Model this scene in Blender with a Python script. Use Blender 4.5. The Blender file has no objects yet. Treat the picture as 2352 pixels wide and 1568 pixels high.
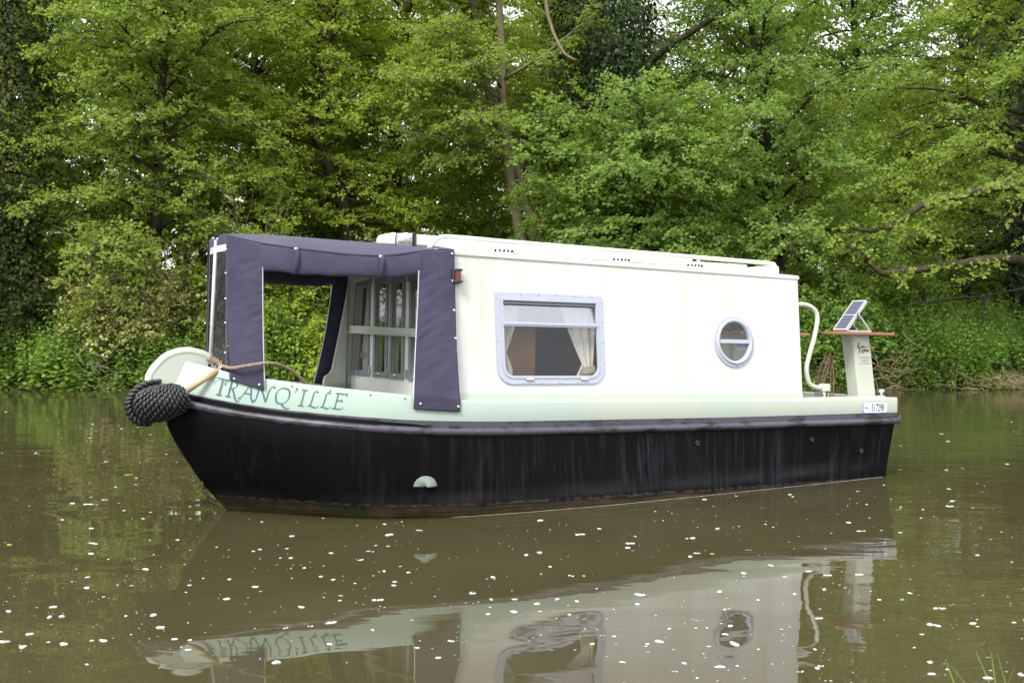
import bpy, bmesh, math, random
import numpy as np
from mathutils import Vector, Matrix
from mathutils import noise as mnoise
from mathutils.geometry import tessellate_polygon

SC = bpy.context.scene
COL = SC.collection
R = math.radians

# ------------------------------------------------------------------ camera
cam_d = bpy.data.cameras.new('camera')
cam_o = bpy.data.objects.new('camera', cam_d)
COL.objects.link(cam_o)
cam_d.sensor_width = 36.0
cam_d.lens = 36.0 * 2531.0 / 2352.0
cam_d.clip_start = 0.05
cam_d.clip_end = 2000
cam_o.location = (0, 0, 1.226)
cam_o.rotation_euler = (math.pi / 2 + math.atan((765.0 - 784.0) / 2531.0), 0, 0)
cam_d.dof.use_dof = True
cam_d.dof.focus_distance = 8.6
cam_d.dof.aperture_fstop = 6.3
SC.camera = cam_o
SC.render.resolution_x = 1024
SC.render.resolution_y = 682

# ------------------------------------------------------------------ world, sun, exposure
SUN_EL, SUN_AZ = R(47), R(206)          # azimuth clockwise from +Y: behind the camera, a little left
world = bpy.data.worlds.new('World')
SC.world = world
world.use_nodes = True
wn, wl = world.node_tree.nodes, world.node_tree.links
wn.clear()
sky = wn.new('ShaderNodeTexSky')
sky.sky_type = 'NISHITA'
sky.sun_disc = False
sky.sun_elevation = SUN_EL
sky.sun_rotation = SUN_AZ
sky.dust_density = 3.0
sky.air_density = 1.0
cloud = wn.new('ShaderNodeMixRGB')       # a closed, bright white overcast with a little of the sky in it
cloud.inputs[0].default_value = 0.86
cloud.inputs[2].default_value = (10.2, 10.3, 10.7, 1)
bg = wn.new('ShaderNodeBackground')
bg.inputs[1].default_value = 0.122
wo = wn.new('ShaderNodeOutputWorld')
wl.new(sky.outputs[0], cloud.inputs[1])
wl.new(cloud.outputs[0], bg.inputs[0])
wl.new(bg.outputs[0], wo.inputs[0])

sun_d = bpy.data.lights.new('sun', 'SUN')
sun_d.energy = 2.2
sun_d.angle = R(20)
sun_d.color = (1.0, 0.975, 0.93)
sun_o = bpy.data.objects.new('sun', sun_d)
COL.objects.link(sun_o)
sd = Vector((math.sin(SUN_AZ) * math.cos(SUN_EL), math.cos(SUN_AZ) * math.cos(SUN_EL), math.sin(SUN_EL)))
sun_o.rotation_euler = sd.to_track_quat('Z', 'Y').to_euler()

SC.view_settings.view_transform = 'Standard'
SC.view_settings.look = 'None'
SC.view_settings.gamma = 1.0
SC.view_settings.use_curve_mapping = False
SC.view_settings.exposure = 0.90
SC.render.engine = 'CYCLES'
SC.cycles.max_bounces = 8
SC.cycles.transmission_bounces = 6
SC.cycles.transparent_max_bounces = 8

# ------------------------------------------------------------------ object helpers
def tag(o, label=None, cat=None, group=None, kind=None):
    if label: o['label'] = label
    if cat: o['category'] = cat
    if group: o['group'] = group
    if kind: o['kind'] = kind
    return o

def empty(name, loc=(0, 0, 0), rot=(0, 0, 0), parent=None):
    o = bpy.data.objects.new(name, None)
    o.empty_display_size = 0.2
    COL.objects.link(o)
    o.location = loc
    o.rotation_euler = rot
    if parent: o.parent = parent
    return o

def link_mesh(name, me, mat=None, parent=None):
    o = bpy.data.objects.new(name, me)
    COL.objects.link(o)
    if mat and not me.materials: me.materials.append(mat)
    if parent: o.parent = parent
    return o

def np_mesh(name, verts, quads, smooth=False):
    """verts (N,3); quads (M,k) faces of k corners"""
    verts = np.asarray(verts, dtype=np.float32)
    quads = np.asarray(quads, dtype=np.int32)
    me = bpy.data.meshes.new(name)
    me.vertices.add(len(verts))
    me.vertices.foreach_set('co', verts.ravel())
    n, k = quads.shape
    me.loops.add(n * k)
    me.loops.foreach_set('vertex_index', quads.ravel())
    me.polygons.add(n)
    me.polygons.foreach_set('loop_start', np.arange(0, n * k, k, dtype=np.int32))
    me.update(calc_edges=True)
    if smooth: me.polygons.foreach_set('use_smooth', np.ones(n, dtype=bool))
    return me

class MB:
    def __init__(s): s.v, s.f = [], []
    def add(s, vs, fs):
        b = len(s.v)
        s.v += [tuple(map(float, p)) for p in vs]
        s.f += [tuple(b + i for i in q) for q in fs]
        return s
    def box(s, a, b):
        (x0, y0, z0), (x1, y1, z1) = a, b
        return s.hexa([(x0, y0, z0), (x1, y0, z0), (x1, y1, z0), (x0, y1, z0), (x0, y0, z1), (x1, y0, z1), (x1, y1, z1), (x0, y1, z1)])
    def hexa(s, p):
        return s.add(p, [(0, 3, 2, 1), (4, 5, 6, 7), (0, 1, 5, 4), (1, 2, 6, 5), (2, 3, 7, 6), (3, 0, 4, 7)])
    def tube(s, pts, r, n=8, caps=True, flat=1.0):
        pts = [np.array(p, float) for p in pts]
        m = len(pts)
        rs = r if hasattr(r, '__len__') else [r] * m
        tg = []
        for i in range(m):
            d = pts[min(i + 1, m - 1)] - pts[max(i - 1, 0)]
            tg.append(d / (np.linalg.norm(d) + 1e-12))
        up = np.array([0, 0, 1.0]) if abs(tg[0][2]) < 0.9 else np.array([1.0, 0, 0])
        nrm = up - tg[0] * (up @ tg[0]); nrm /= np.linalg.norm(nrm)
        vs = []
        for i in range(m):
            nrm = nrm - tg[i] * (nrm @ tg[i]); nrm /= (np.linalg.norm(nrm) + 1e-12)
            bi = np.cross(tg[i], nrm)
            for k in range(n):
                a = 2 * math.pi * k / n
                vs.append(pts[i] + rs[i] * (nrm * math.cos(a) + bi * math.sin(a) * flat))
        fs = [(i * n + k, i * n + (k + 1) % n, (i + 1) * n + (k + 1) % n, (i + 1) * n + k) for i in range(m - 1) for k in range(n)]
        if caps: fs += [tuple(range(n - 1, -1, -1)), tuple((m - 1) * n + k for k in range(n))]
        return s.add(vs, fs)
    def grid(s, P, close_v=False):
        """P[i][j] -> points"""
        ni, nj = len(P), len(P[0])
        vs = [p for row in P for p in row]
        fs = []
        for i in range(ni - 1):
            for j in range(nj - (0 if close_v else 1)):
                j2 = (j + 1) % nj
                fs.append((i * nj + j, i * nj + j2, (i + 1) * nj + j2, (i + 1) * nj + j))
        return s.add(vs, fs)
    def ball(s, c, r, nu=8, nv=6, sq=(1, 1, 1)):
        c = np.array(c, float)
        P = []
        for i in range(nv + 1):
            th = math.pi * i / nv
            P.append([c + r * np.array([math.sin(th) * math.cos(2 * math.pi * j / nu) * sq[0], math.sin(th) * math.sin(2 * math.pi * j / nu) * sq[1], math.cos(th) * sq[2]]) for j in range(nu)])
        return s.grid(P, True)
    def torus(s, c, ax, R0, r, n=20, m=8):
        ax = Vector(ax).normalized(); q = ax.to_track_quat('Z', 'Y').to_matrix(); c = Vector(c)
        P = []
        for i in range(n + 1):
            a = 2 * math.pi * i / n
            P.append([c + q @ Vector(((R0 + r * math.cos(2 * math.pi * j / m)) * math.cos(a), (R0 + r * math.cos(2 * math.pi * j / m)) * math.sin(a), r * math.sin(2 * math.pi * j / m))) for j in range(m)])
        return s.grid(P, True)
    def disc(s, c, ax, r, h, n=16):
        ax = Vector(ax).normalized(); c = Vector(c)
        return s.tube([c - ax * h / 2, c + ax * h / 2], r, n)
    def mesh(s, name, smooth=False):
        me = bpy.data.meshes.new(name)
        me.from_pydata(s.v, [], s.f)
        me.update()
        if smooth: me.polygons.foreach_set('use_smooth', [True] * len(me.polygons))
        return me
    def build(s, name, mat, parent=None, smooth=False, bevel=0, auto=None):
        me = s.mesh(name, smooth)
        o = link_mesh(name, me, mat, parent)
        if bevel:
            m = o.modifiers.new('bevel', 'BEVEL'); m.width = bevel; m.segments = 2; m.limit_method = 'ANGLE'; m.angle_limit = R(40)
        if auto:
            me.polygons.foreach_set('use_smooth', [True] * len(me.polygons))
            me.set_sharp_from_angle(angle=R(auto))
        return o

# ------------------------------------------------------------------ material helpers
def rgb(h, k=1.0):
    """sRGB 0-255 triple -> linear colour"""
    return tuple(((c / 255) / 12.92 if c / 255 <= 0.04045 else ((c / 255 + 0.055) / 1.055) ** 2.4) * k for c in h) + (1,)

class NT:
    def __init__(s, name):
        s.m = bpy.data.materials.new(name); s.m.use_nodes = True
        s.n, s.l = s.m.node_tree.nodes, s.m.node_tree.links
        s.n.clear()
        s.out = s.n.new('ShaderNodeOutputMaterial')
        s.p = s.n.new('ShaderNodeBsdfPrincipled')
        s.l.new(s.p.outputs[0], s.out.inputs[0])
        s.tc = None
    def co(s, kind='Object'):
        if not s.tc: s.tc = s.n.new('ShaderNodeTexCoord')
        return s.tc.outputs[kind]
    def mapped(s, scale=(1, 1, 1), kind='Object', loc=(0, 0, 0)):
        m = s.n.new('ShaderNodeMapping'); m.inputs['Scale'].default_value = scale; m.inputs['Location'].default_value = loc
        s.l.new(s.co(kind), m.inputs[0]); return m.outputs[0]
    def noise(s, scale, detail=4, rough=0.55, vec=None, dist=0):
        t = s.n.new('ShaderNodeTexNoise'); t.inputs['Scale'].default_value = scale; t.inputs['Detail'].default_value = detail
        t.inputs['Roughness'].default_value = rough; t.inputs['Distortion'].default_value = dist
        s.l.new(vec if vec is not None else s.co(), t.inputs['Vector']); return t.outputs['Fac']
    def ramp(s, fac, stops, interp='LINEAR'):
        r = s.n.new('ShaderNodeValToRGB'); r.color_ramp.interpolation = interp
        e = r.color_ramp.elements
        while len(e) < len(stops): e.new(0.5)
        for k, (p, c) in enumerate(stops):
            e[k].position = p; e[k].color = c if hasattr(c, '__len__') else (c, c, c, 1)
        s.l.new(fac, r.inputs[0]); return r.outputs[0]
    def mix(s, fac, a, b, mode='MIX'):
        m = s.n.new('ShaderNodeMixRGB'); m.blend_type = mode
        for i, x in ((0, fac), (1, a), (2, b)):
            if isinstance(x, (int, float)): m.inputs[i].default_value = x if i == 0 else (x, x, x, 1)
            elif isinstance(x, tuple): m.inputs[i].default_value = x
            else: s.l.new(x, m.inputs[i])
        return m.outputs[0]
    def math(s, op, a, b=0.0, clamp=False):
        m = s.n.new('ShaderNodeMath'); m.operation = op; m.use_clamp = clamp
        for i, x in ((0, a), (1, b)):
            if isinstance(x, (int, float)): m.inputs[i].default_value = x
            else: s.l.new(x, m.inputs[i])
        return m.outputs[0]
    def sep(s, vec=None):
        x = s.n.new('ShaderNodeSeparateXYZ'); s.l.new(vec if vec is not None else s.co(), x.inputs[0]); return x.outputs
    def bump(s, h, strength=0.3, dist=0.01, normal=None):
        b = s.n.new('ShaderNodeBump'); b.inputs['Strength'].default_value = strength; b.inputs['Distance'].default_value = dist
        s.l.new(h, b.inputs['Height'])
        if normal is not None: s.l.new(normal, b.inputs['Normal'])
        return b.outputs[0]
    def set(s, **k):
        nm = dict(color='Base Color', rough='Roughness', metal='Metallic', spec='Specular IOR Level', normal='Normal', ior='IOR', trans='Transmission Weight', alpha='Alpha', coat='Coat Weight', emit='Emission Color', emits='Emission Strength', sheen='Sheen Weight')
        for a, x in k.items():
            i = s.p.inputs[nm[a]]
            if isinstance(x, (int, float, tuple)): i.default_value = x
            else: s.l.new(x, i)
        return s.m

def simple(name, col, rough=0.5, metal=0.0, spec=0.5, var=0.12, scale=6.0, bump=0.0, bscale=60.0, coat=0.0):
    t = NT(name)
    n = t.noise(scale, 5, 0.6)
    dark = tuple(c * (1 - var) for c in col[:3]) + (1,)
    lite = tuple(min(1, c * (1 + var)) for c in col[:3]) + (1,)
    t.set(color=t.ramp(n, [(0.3, dark), (0.7, lite)]), rough=t.ramp(n, [(0.2, max(0, rough - 0.08)), (0.8, min(1, rough + 0.08))]), metal=metal, spec=spec, coat=coat)
    if bump: t.set(normal=t.bump(t.noise(bscale, 4), bump, 0.004))
    return t.m

def leaf_mat(name, c0, c1, c2, trans=0.52, rough=0.45, spec=0.2, patch=0.25):
    """three colours by random leaf, larger patches lean one way or the other"""
    t = NT(name)
    g = t.n.new('ShaderNodeNewGeometry')
    rnd = g.outputs['Random Per Island']
    pn = t.noise(0.55, 3, 0.5)
    fac = t.math('ADD', t.math('MULTIPLY', rnd, 1 - patch), t.math('MULTIPLY', t.ramp(pn, [(0.3, 0.0), (0.7, 1.0)]), patch))
    sat = lambda c: (c[0] * 1.62, c[1] * 1.52, c[2] * 1.45, 1)
    col = t.ramp(fac, [(0.05, sat(c0)), (0.5, sat(c1)), (0.95, sat(c2))])
    t.set(color=col, rough=rough, spec=spec)
    tr = t.n.new('ShaderNodeBsdfTranslucent')
    tc = t.mix(1.0, col, (1.55, 1.45, 0.6, 1), 'MULTIPLY')
    t.l.new(tc, tr.inputs[0])
    mx = t.n.new('ShaderNodeMixShader'); mx.inputs[0].default_value = trans
    t.l.new(t.p.outputs[0], mx.inputs[1]); t.l.new(tr.outputs[0], mx.inputs[2])
    t.l.new(mx.outputs[0], t.out.inputs[0])
    return t.m

M = {}
M['alder'] = leaf_mat('alder_leaf', (0.085, 0.135, 0.026, 1), (0.130, 0.200, 0.038, 1), (0.180, 0.250, 0.052, 1))
M['alder2'] = leaf_mat('alder_leaf_blue', (0.075, 0.135, 0.034, 1), (0.115, 0.195, 0.046, 1), (0.165, 0.245, 0.062, 1))
M['oak'] = leaf_mat('oak_leaf', (0.105, 0.160, 0.022, 1), (0.160, 0.230, 0.032, 1), (0.215, 0.285, 0.046, 1), trans=0.5)
M['ivy'] = leaf_mat('ivy_leaf', (0.010, 0.022, 0.008, 1), (0.018, 0.036, 0.012, 1), (0.035, 0.060, 0.020, 1), trans=0.15, rough=0.5, spec=0.2)
M['holly'] = leaf_mat('holly_leaf', (0.020, 0.032, 0.009, 1), (0.036, 0.056, 0.014, 1), (0.080, 0.100, 0.026, 1), trans=0.22, rough=0.5, spec=0.2)
M['nettle'] = leaf_mat('nettle_leaf', (0.085, 0.165, 0.036, 1), (0.130, 0.235, 0.052, 1), (0.190, 0.300, 0.075, 1), trans=0.42, rough=0.55)
M['bramble'] = leaf_mat('bramble_leaf', (0.065, 0.125, 0.024, 1), (0.105, 0.185, 0.036, 1), (0.160, 0.245, 0.052, 1), trans=0.42, rough=0.5)
M['elder'] = leaf_mat('elder_leaf', (0.110, 0.175, 0.022, 1), (0.165, 0.245, 0.032, 1), (0.220, 0.300, 0.046, 1), trans=0.4)
M['pale'] = leaf_mat('pale_leaf', (0.090, 0.120, 0.030, 1), (0.200, 0.225, 0.075, 1), (0.370, 0.370, 0.170, 1), trans=0.3, rough=0.38)
M['grass'] = leaf_mat('grass_blade', (0.098, 0.182, 0.035, 1), (0.154, 0.252, 0.049, 1), (0.266, 0.336, 0.084, 1), trans=0.35)
M['straw'] = simple('dead_straw', (0.30, 0.215, 0.12, 1), 0.8, var=0.3, scale=9)
def bark(name, c, c2, sc=9.0):
    t = NT(name)
    n = t.noise(sc, 6, 0.65, t.mapped((1, 1, 0.28)))
    n2 = t.noise(1.3, 3)
    col = t.mix(t.ramp(n2, [(0.4, 0.0), (0.7, 0.55)]), t.ramp(n, [(0.3, tuple(x * 0.5 for x in c[:3]) + (1,)), (0.7, c)]), c2)
    t.set(color=col, rough=0.9, spec=0.2, normal=t.bump(n, 0.6, 0.02))
    return t.m
M['bark_grey'] = bark('grey_bark', (0.22, 0.17, 0.12, 1), (0.12, 0.12, 0.06, 1))
M['bark_dark'] = bark('dark_bark', (0.070, 0.052, 0.036, 1), (0.045, 0.046, 0.020, 1))
M['bark_pale'] = bark('pale_dead_wood', (0.30, 0.25, 0.18, 1), (0.18, 0.15, 0.09, 1))

# ------------------------------------------------------------------ setting: ground and water
rs = np.random.RandomState(11)
def wob(x, seed, amp, f):
    r = np.random.RandomState(seed); y = 0
    for k in range(5):
        y = y + amp / (k + 1) * np.sin(x * f * (1 + k * 0.83) + r.uniform(0, 6.28))
    return y
def far_edge(x): return 24.0 + wob(np.asarray(x, float), 3, 0.34, 0.6)
def ground_z(x, y):
    x = np.asarray(x, float); y = np.asarray(y, float)
    d = y - far_edge(x)
    zf = -1.3 + 1.65 * np.clip((d + 0.35) / 0.8, 0, 1) ** 0.8
    zf = zf + np.where(d > 0.4, 0.45 * (1 - np.exp(-(d - 0.4) / 1.6)) + 0.02 * np.clip(d, 0, 60) , 0)
    e = 2.5 + wob(x, 8, 0.06, 0.9) - y
    zn = -1.3 + 1.42 * np.clip((e + 0.45) / 0.7, 0, 1) ** 0.8 + np.where(e > 0.25, 0.012 * np.clip(e - 0.25, 0, 20), 0)
    z = np.where(y > 13, zf, zn)
    return z + 0.03 * np.sin(x * 3.1 + y * 1.7) * (z > 0)

xs = np.concatenate([np.linspace(-400, -30, 14), np.linspace(-28, 28, 150), np.linspace(30, 400, 14)])
ys = np.concatenate([np.linspace(-300, -12, 10), np.linspace(-10, 2, 12), np.linspace(2.1, 3.2, 10), [6, 13, 20, 22.5], np.linspace(23, 26, 22), np.linspace(26.5, 60, 30), np.linspace(70, 400, 8)])
GX, GY2 = np.meshgrid(xs, ys)
GZ = ground_z(GX, GY2)
nx, ny = len(xs), len(ys)
ii, jj = np.meshgrid(np.arange(nx - 1), np.arange(ny - 1))
q = np.stack([jj * nx + ii, jj * nx + ii + 1, (jj + 1) * nx + ii + 1, (jj + 1) * nx + ii], -1).reshape(-1, 4)
t = NT('woodland_soil')
n = t.noise(2.2, 6, 0.65); n2 = t.noise(14, 5, 0.7)
t.set(color=t.mix(t.ramp(n2, [(0.35, 0.0), (0.65, 1.0)]), t.ramp(n, [(0.35, (0.028, 0.02, 0.012, 1)), (0.6, (0.05, 0.045, 0.02, 1))]), (0.035, 0.05, 0.016, 1)), rough=0.95, spec=0.15, normal=t.bump(n2, 0.8, 0.05))
ground = link_mesh('ground', np_mesh('ground', np.stack([GX, GY2, GZ], -1).reshape(-1, 3), q, True), t.m)
tag(ground, 'dark earth of the two river banks and the wood floor', kind='structure')

t = NT('muddy_water')
px = t.sep()
geo = t.co()
big = t.noise(0.55, 2, 0.5, t.mapped((1.0, 1.7, 1)))
mid = t.noise(2.6, 2, 0.5, t.mapped((0.8, 2.0, 1), loc=(3, 1, 0)), 0.4)
fin = t.noise(13.0, 2, 0.55, t.mapped((0.7, 1.9, 1), loc=(1, 7, 0)), 0.6)
# ripples are livelier on the open water to the right than in the lee of the boat
calm = t.ramp(t.math('ADD', t.math('MULTIPLY', px[0], 0.26), t.math('MULTIPLY', t.noise(0.35, 2), 0.9)), [(0.70, 0.05), (1.0, 1.0)])
farm = t.ramp(t.math('MULTIPLY', px[1], 0.04), [(0.35, 0.0), (0.8, 0.55)])
amt = t.math('ADD', calm, farm, True)
h = t.math('ADD', t.math('MULTIPLY', big, 0.013), t.math('MULTIPLY', mid, 0.0005))
h = t.math('ADD', h, t.math('MULTIPLY', t.noise(1.5, 1, 0.4, t.mapped((0.8, 1.5, 1), loc=(9, 2, 0)), 0.3), 0.0022))
h = t.math('ADD', h, t.math('MULTIPLY', t.math('MULTIPLY', fin, 0.00035), amt))
h = t.math('ADD', h, t.math('MULTIPLY', t.math('MULTIPLY', mid, 0.0030), amt))
silt = t.noise(0.8, 4, 0.6)
t.set(color=t.ramp(silt, [(0.3, (0.048, 0.0415, 0.0185, 1)), (0.7, (0.060, 0.052, 0.024, 1))]), rough=0.015, spec=0.5, ior=1.333, normal=t.bump(h, 1.0, 1.0))
M['water'] = t.m
wx = np.linspace(-400, 400, 3); wy = np.array([1.6, 13.0, 25.2])
WX, WY = np.meshgrid(wx, wy)
water = link_mesh('water', np_mesh('water', np.stack([WX, WY, WX * 0], -1).reshape(-1, 3), [(0, 1, 4, 3), (1, 2, 5, 4), (3, 4, 7, 6), (4, 5, 8, 7)]), M['water'])
tag(water, 'murky brown river water with soft reflections', kind='structure')

# ------------------------------------------------------------------ foliage machinery
SHAPES = {
    'round': [(0, 0), (0.28, 0.40), (0.78, 0.42), (1.0, 0.0)],
    'oval': [(0, 0), (0.28, 0.30), (0.66, 0.27), (1.0, 0.0)],
    'kite': None, 'obov': None,
    'point': [(0, 0), (0.20, 0.31), (0.52, 0.24), (1.0, 0.0)],
    'ivy': [(0, 0), (0.05, 0.40), (0.48, 0.36), (1.0, 0.0)],
}
def nrmz(a): return a / (np.linalg.norm(a, axis=-1, keepdims=True) + 1e-9)
def leaf_arrays(pos, axis, nrm, size, shape='round', fold=0.18, curl=0.12):
    """every leaf: two quads folded along the midrib"""
    axis = nrmz(axis); nrm = nrmz(nrm - axis * np.sum(axis * nrm, -1, keepdims=True)); lat = np.cross(nrm, axis)
    if shape in ('kite', 'obov'):                         # cheap small leaves: one face
        loc = [(0, 0), (0.55, 0.43), (1.0, 0.0), (0.55, -0.43)] if shape == 'kite' else [(0, 0), (0.42, 0.45), (0.92, 0.30), (0.92, -0.30), (0.42, -0.45)]
        V = np.empty((len(pos), len(loc), 3), np.float32)
        for k, (a, b) in enumerate(loc): V[:, k] = pos + size[:, None] * (axis * a + lat * b - nrm * curl * a * a)
        return V.reshape(-1, 3), np.arange(len(pos) * len(loc)).reshape(-1, len(loc))
    S = SHAPES[shape]
    loc = [(S[0][0], 0), (S[1][0], S[1][1]), (S[2][0], S[2][1]), (S[3][0], 0), (S[2][0], -S[2][1]), (S[1][0], -S[1][1])]
    V = np.empty((len(pos), 6, 3), np.float32)
    sz = size[:, None]
    for k, (a, b) in enumerate(loc):
        V[:, k] = pos + sz * (axis * a + lat * b + nrm * (fold * abs(b) - curl * a * a))
    base = (np.arange(len(pos)) * 6)[:, None, None]
    Q = (np.array([[0, 3, 2, 1], [0, 5, 4, 3]])[None] + base).reshape(-1, 4)
    return V.reshape(-1, 3), Q
def leaf_obj(name, arrs, mat, parent):
    vs, qs, b = [], [], 0
    for v, q in arrs:
        vs.append(v); qs.append(q + b); b += len(v)
    return link_mesh(name, np_mesh(name, np.concatenate(vs), np.concatenate(qs)), mat, parent)

def leaves_on_twigs(A, B, m, size, rng, shape, tilt=0.55, droop=0.25, jit=0.03, out=0.55):
    """A,B (T,3) twig ends; m leaves on each"""
    T = len(A)
    D = nrmz(B - A)
    tt = (np.arange(m)[None, :] + rng.uniform(0.1, 0.9, (T, m))) / m
    pos = A[:, None] + (B - A)[:, None] * tt[..., None] + rng.normal(0, jit, (T, m, 3))
    pos[..., 2] -= 0.05 * tt ** 2
    up = np.array([0, 0, 1.0])
    lat = nrmz(np.cross(up, D) + rng.normal(0, 0.1, (T, 3)))
    side = np.where((np.arange(m) % 2)[None, :] == 0, 1.0, -1.0) * np.ones((T, 1))
    ax = D[:, None] * rng.uniform(0.2, 0.9, (T, m, 1)) + lat[:, None] * side[..., None] * rng.uniform(0.4, 1.0, (T, m, 1)) + rng.normal(0, 0.35, (T, m, 3))
    ax[..., 2] -= droop
    rad = pos * np.array([1, 1, 0.0]); rad = nrmz(rad)          # leaves turn their faces out of the crown
    nn = up * 0.75 + rad * out + rng.normal(0, tilt, (T, m, 3))
    sz = size * rng.uniform(0.65, 1.2, (T, m))
    return leaf_arrays(pos.reshape(-1, 3), ax.reshape(-1, 3), nn.reshape(-1, 3), sz.reshape(-1), shape)

def twig_arrays(A, B, r0, r1):
    """three sided sticks"""
    D = nrmz(B - A)
    u = nrmz(np.cross(D, np.array([0.31, 0.17, 0.93]))); w = np.cross(D, u)
    V = np.empty((len(A), 6, 3), np.float32)
    for k in range(3):
        a = 2.0944 * k
        o = u * math.cos(a) + w * math.sin(a)
        V[:, k] = A + o * r0; V[:, 3 + k] = B + o * r1
    base = (np.arange(len(A)) * 6)[:, None, None]
    Q = (np.array([[0, 1, 4, 3], [1, 2, 5, 4], [2, 0, 3, 5]])[None] + base).reshape(-1, 4)
    return V.reshape(-1, 3), Q

def curve_pts(ctrl, n):
    """catmull-rom through control points"""
    P = np.array(ctrl, float)
    P = np.vstack([2 * P[0] - P[1], P, 2 * P[-1] - P[-2]])
    out = []
    seg = len(P) - 3
    for i in np.linspace(0, seg - 1e-6, n):
        k = int(i); f = i - k
        a, b, c, d = P[k:k + 4]
        out.append(0.5 * ((2 * b) + (c - a) * f + (2 * a - 5 * b + 4 * c - d) * f * f + (3 * b - a - 3 * c + d) * f ** 3))
    return np.array(out)

class Tree:
    """limbs with side branches, twigs on those and leaves on the twigs"""
    def __init__(s, seed): s.rng = np.random.RandomState(seed); s.mb = MB(); s.TA, s.TB = [], []; s.SA, s.SB = [], []
    def limb(s, pts, r0, r1, n=7, sides=7, leafy=True, **k):
        P = curve_pts(pts, n)
        g = s.rng.normal(0, 0.012, P.shape) * min(1, r0 * 12)
        g[0] = 0; P = P + g
        s.mb.tube(P, list(np.linspace(r0, r1, n)), sides)
        if leafy: s.side(P, **k)
        return P
    def side(s, P, t0=0.2, step=0.21, slen=1.15, tstep=0.14, tlen=0.42, flat=0.38, shrink=0.55):
        rng = s.rng
        L = np.concatenate([[0], np.cumsum(np.linalg.norm(np.diff(P, axis=0), axis=1))])
        tot = L[-1]; d = t0 * tot; sgn = 1
        while d < tot * 1.001:
            p = np.array([np.interp(d, L, P[:, c]) for c in range(3)])
            q = np.array([np.interp(min(d + 0.1, tot), L, P[:, c]) for c in range(3)]); o = np.array([np.interp(max(d - 0.1, 0), L, P[:, c]) for c in range(3)])
            D = (q - o); D /= np.linalg.norm(D) + 1e-9
            a = sgn * rng.uniform(0.5, 1.3); sgn = -sgn
            c_, s_ = math.cos(a), math.sin(a)
            h = np.array([D[0] * c_ - D[1] * s_, D[0] * s_ + D[1] * c_, D[2] * 0.5 + rng.normal(0.05, flat)])
            if np.hypot(D[0], D[1]) < 0.3:
                az = rng.uniform(0, 6.283); h = np.array([math.cos(az), math.sin(az), rng.normal(0.2, flat)])
            h /= np.linalg.norm(h) + 1e-9
            ln = slen * (1 - shrink * d / tot) * rng.uniform(0.6, 1.25)
            mid = p + h * ln * 0.5 + np.array([0, 0, 0.04 * ln]); end = p + h * ln + np.array([0, 0, -0.12 * ln])
            s.SA += [p, mid]; s.SB += [mid, end]
            k = max(2, int(ln / tstep)); g2 = 1
            for i in range(k + 1):
                f = (i + rng.uniform(0.3, 0.9)) / (k + 1)
                b = p + (mid - p) * f * 2 if f < 0.5 else mid + (end - mid) * (f * 2 - 1)
                a2 = g2 * rng.uniform(0.4, 1.2); g2 = -g2
                c2, s2 = math.cos(a2), math.sin(a2)
                hh = np.array([h[0] * c2 - h[1] * s2, h[0] * s2 + h[1] * c2, h[2] * 0.4 + rng.normal(-0.02, flat * 0.8)])
                hh /= np.linalg.norm(hh) + 1e-9
                s.TA.append(b); s.TB.append(b + hh * tlen * rng.uniform(0.6, 1.3))
            s.TA.append(end); s.TB.append(end + h * tlen * 0.7)
            d += step * rng.uniform(0.7, 1.3)
    def crown_limbs(s, stem, n, z0, z1, length, elev=(0.0, 0.7), droop=0.5, r=0.05, az=None, prof=None, **k):
        """limbs thrown out from a stem polyline between heights z0 and z1"""
        rng = s.rng
        for i in range(n):
            f = (i + rng.uniform(0.1, 0.9)) / n
            z = z0 + (z1 - z0) * f
            p = np.array([np.interp(z, stem[:, 2], stem[:, c]) for c in range(3)])
            a = (i * 2.39996 + rng.uniform(-0.5, 0.5)) if az is None else rng.uniform(*az)
            ln = length * (prof(f) if prof else (1 - 0.55 * f)) * rng.uniform(0.75, 1.2)
            e = elev[0] + (elev[1] - elev[0]) * f + rng.normal(0, 0.15)
            d = np.array([math.cos(a) * math.cos(e), math.sin(a) * math.cos(e), math.sin(e)])
            m = p + d * ln * 0.5 + np.array([rng.normal(0, 0.12), rng.normal(0, 0.12), 0.06 * ln])
            en = p + d * ln + np.array([0, 0, -droop * ln * 0.25])
            s.limb([p, m, en], r * (0.5 + 0.5 * (1 - f)), r * 0.16, 7, 6, **k)
    def finish(s, name, label, leaf, barkm, size, m=9, shape='round', cat='tree', group=None, tilt=0.55, droop=0.25, loc=None, extra=None):
        root = empty(name, (0, 0, 0))
        if loc is None: loc = s.base
        off = np.array(loc, float)
        root.location = loc
        A, B = np.array(s.TA) - off, np.array(s.TB) - off
        SA, SB = np.array(s.SA) - off, np.array(s.SB) - off
        s.mb.v = [tuple(np.array(p) - off) for p in s.mb.v]
        tr = s.mb.build('trunk', barkm, root, smooth=True)
        v2 = twig_arrays(SA, SB, 0.011, 0.006)
        leaf_obj('twigs', [v2], barkm, root)['kind'] = 'stuff'
        c = leaf_obj('crown', [leaves_on_twigs(A, B, m, size, s.rng, shape, tilt, droop)], leaf, root)
        c['kind'] = 'stuff'
        if extra:
            for nm, arr, mt in extra:
                leaf_obj(nm, [(v - off.astype(np.float32), q) for v, q in arr], mt, root)['kind'] = 'stuff'
        tag(root, label, cat, group)
        return root

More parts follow.
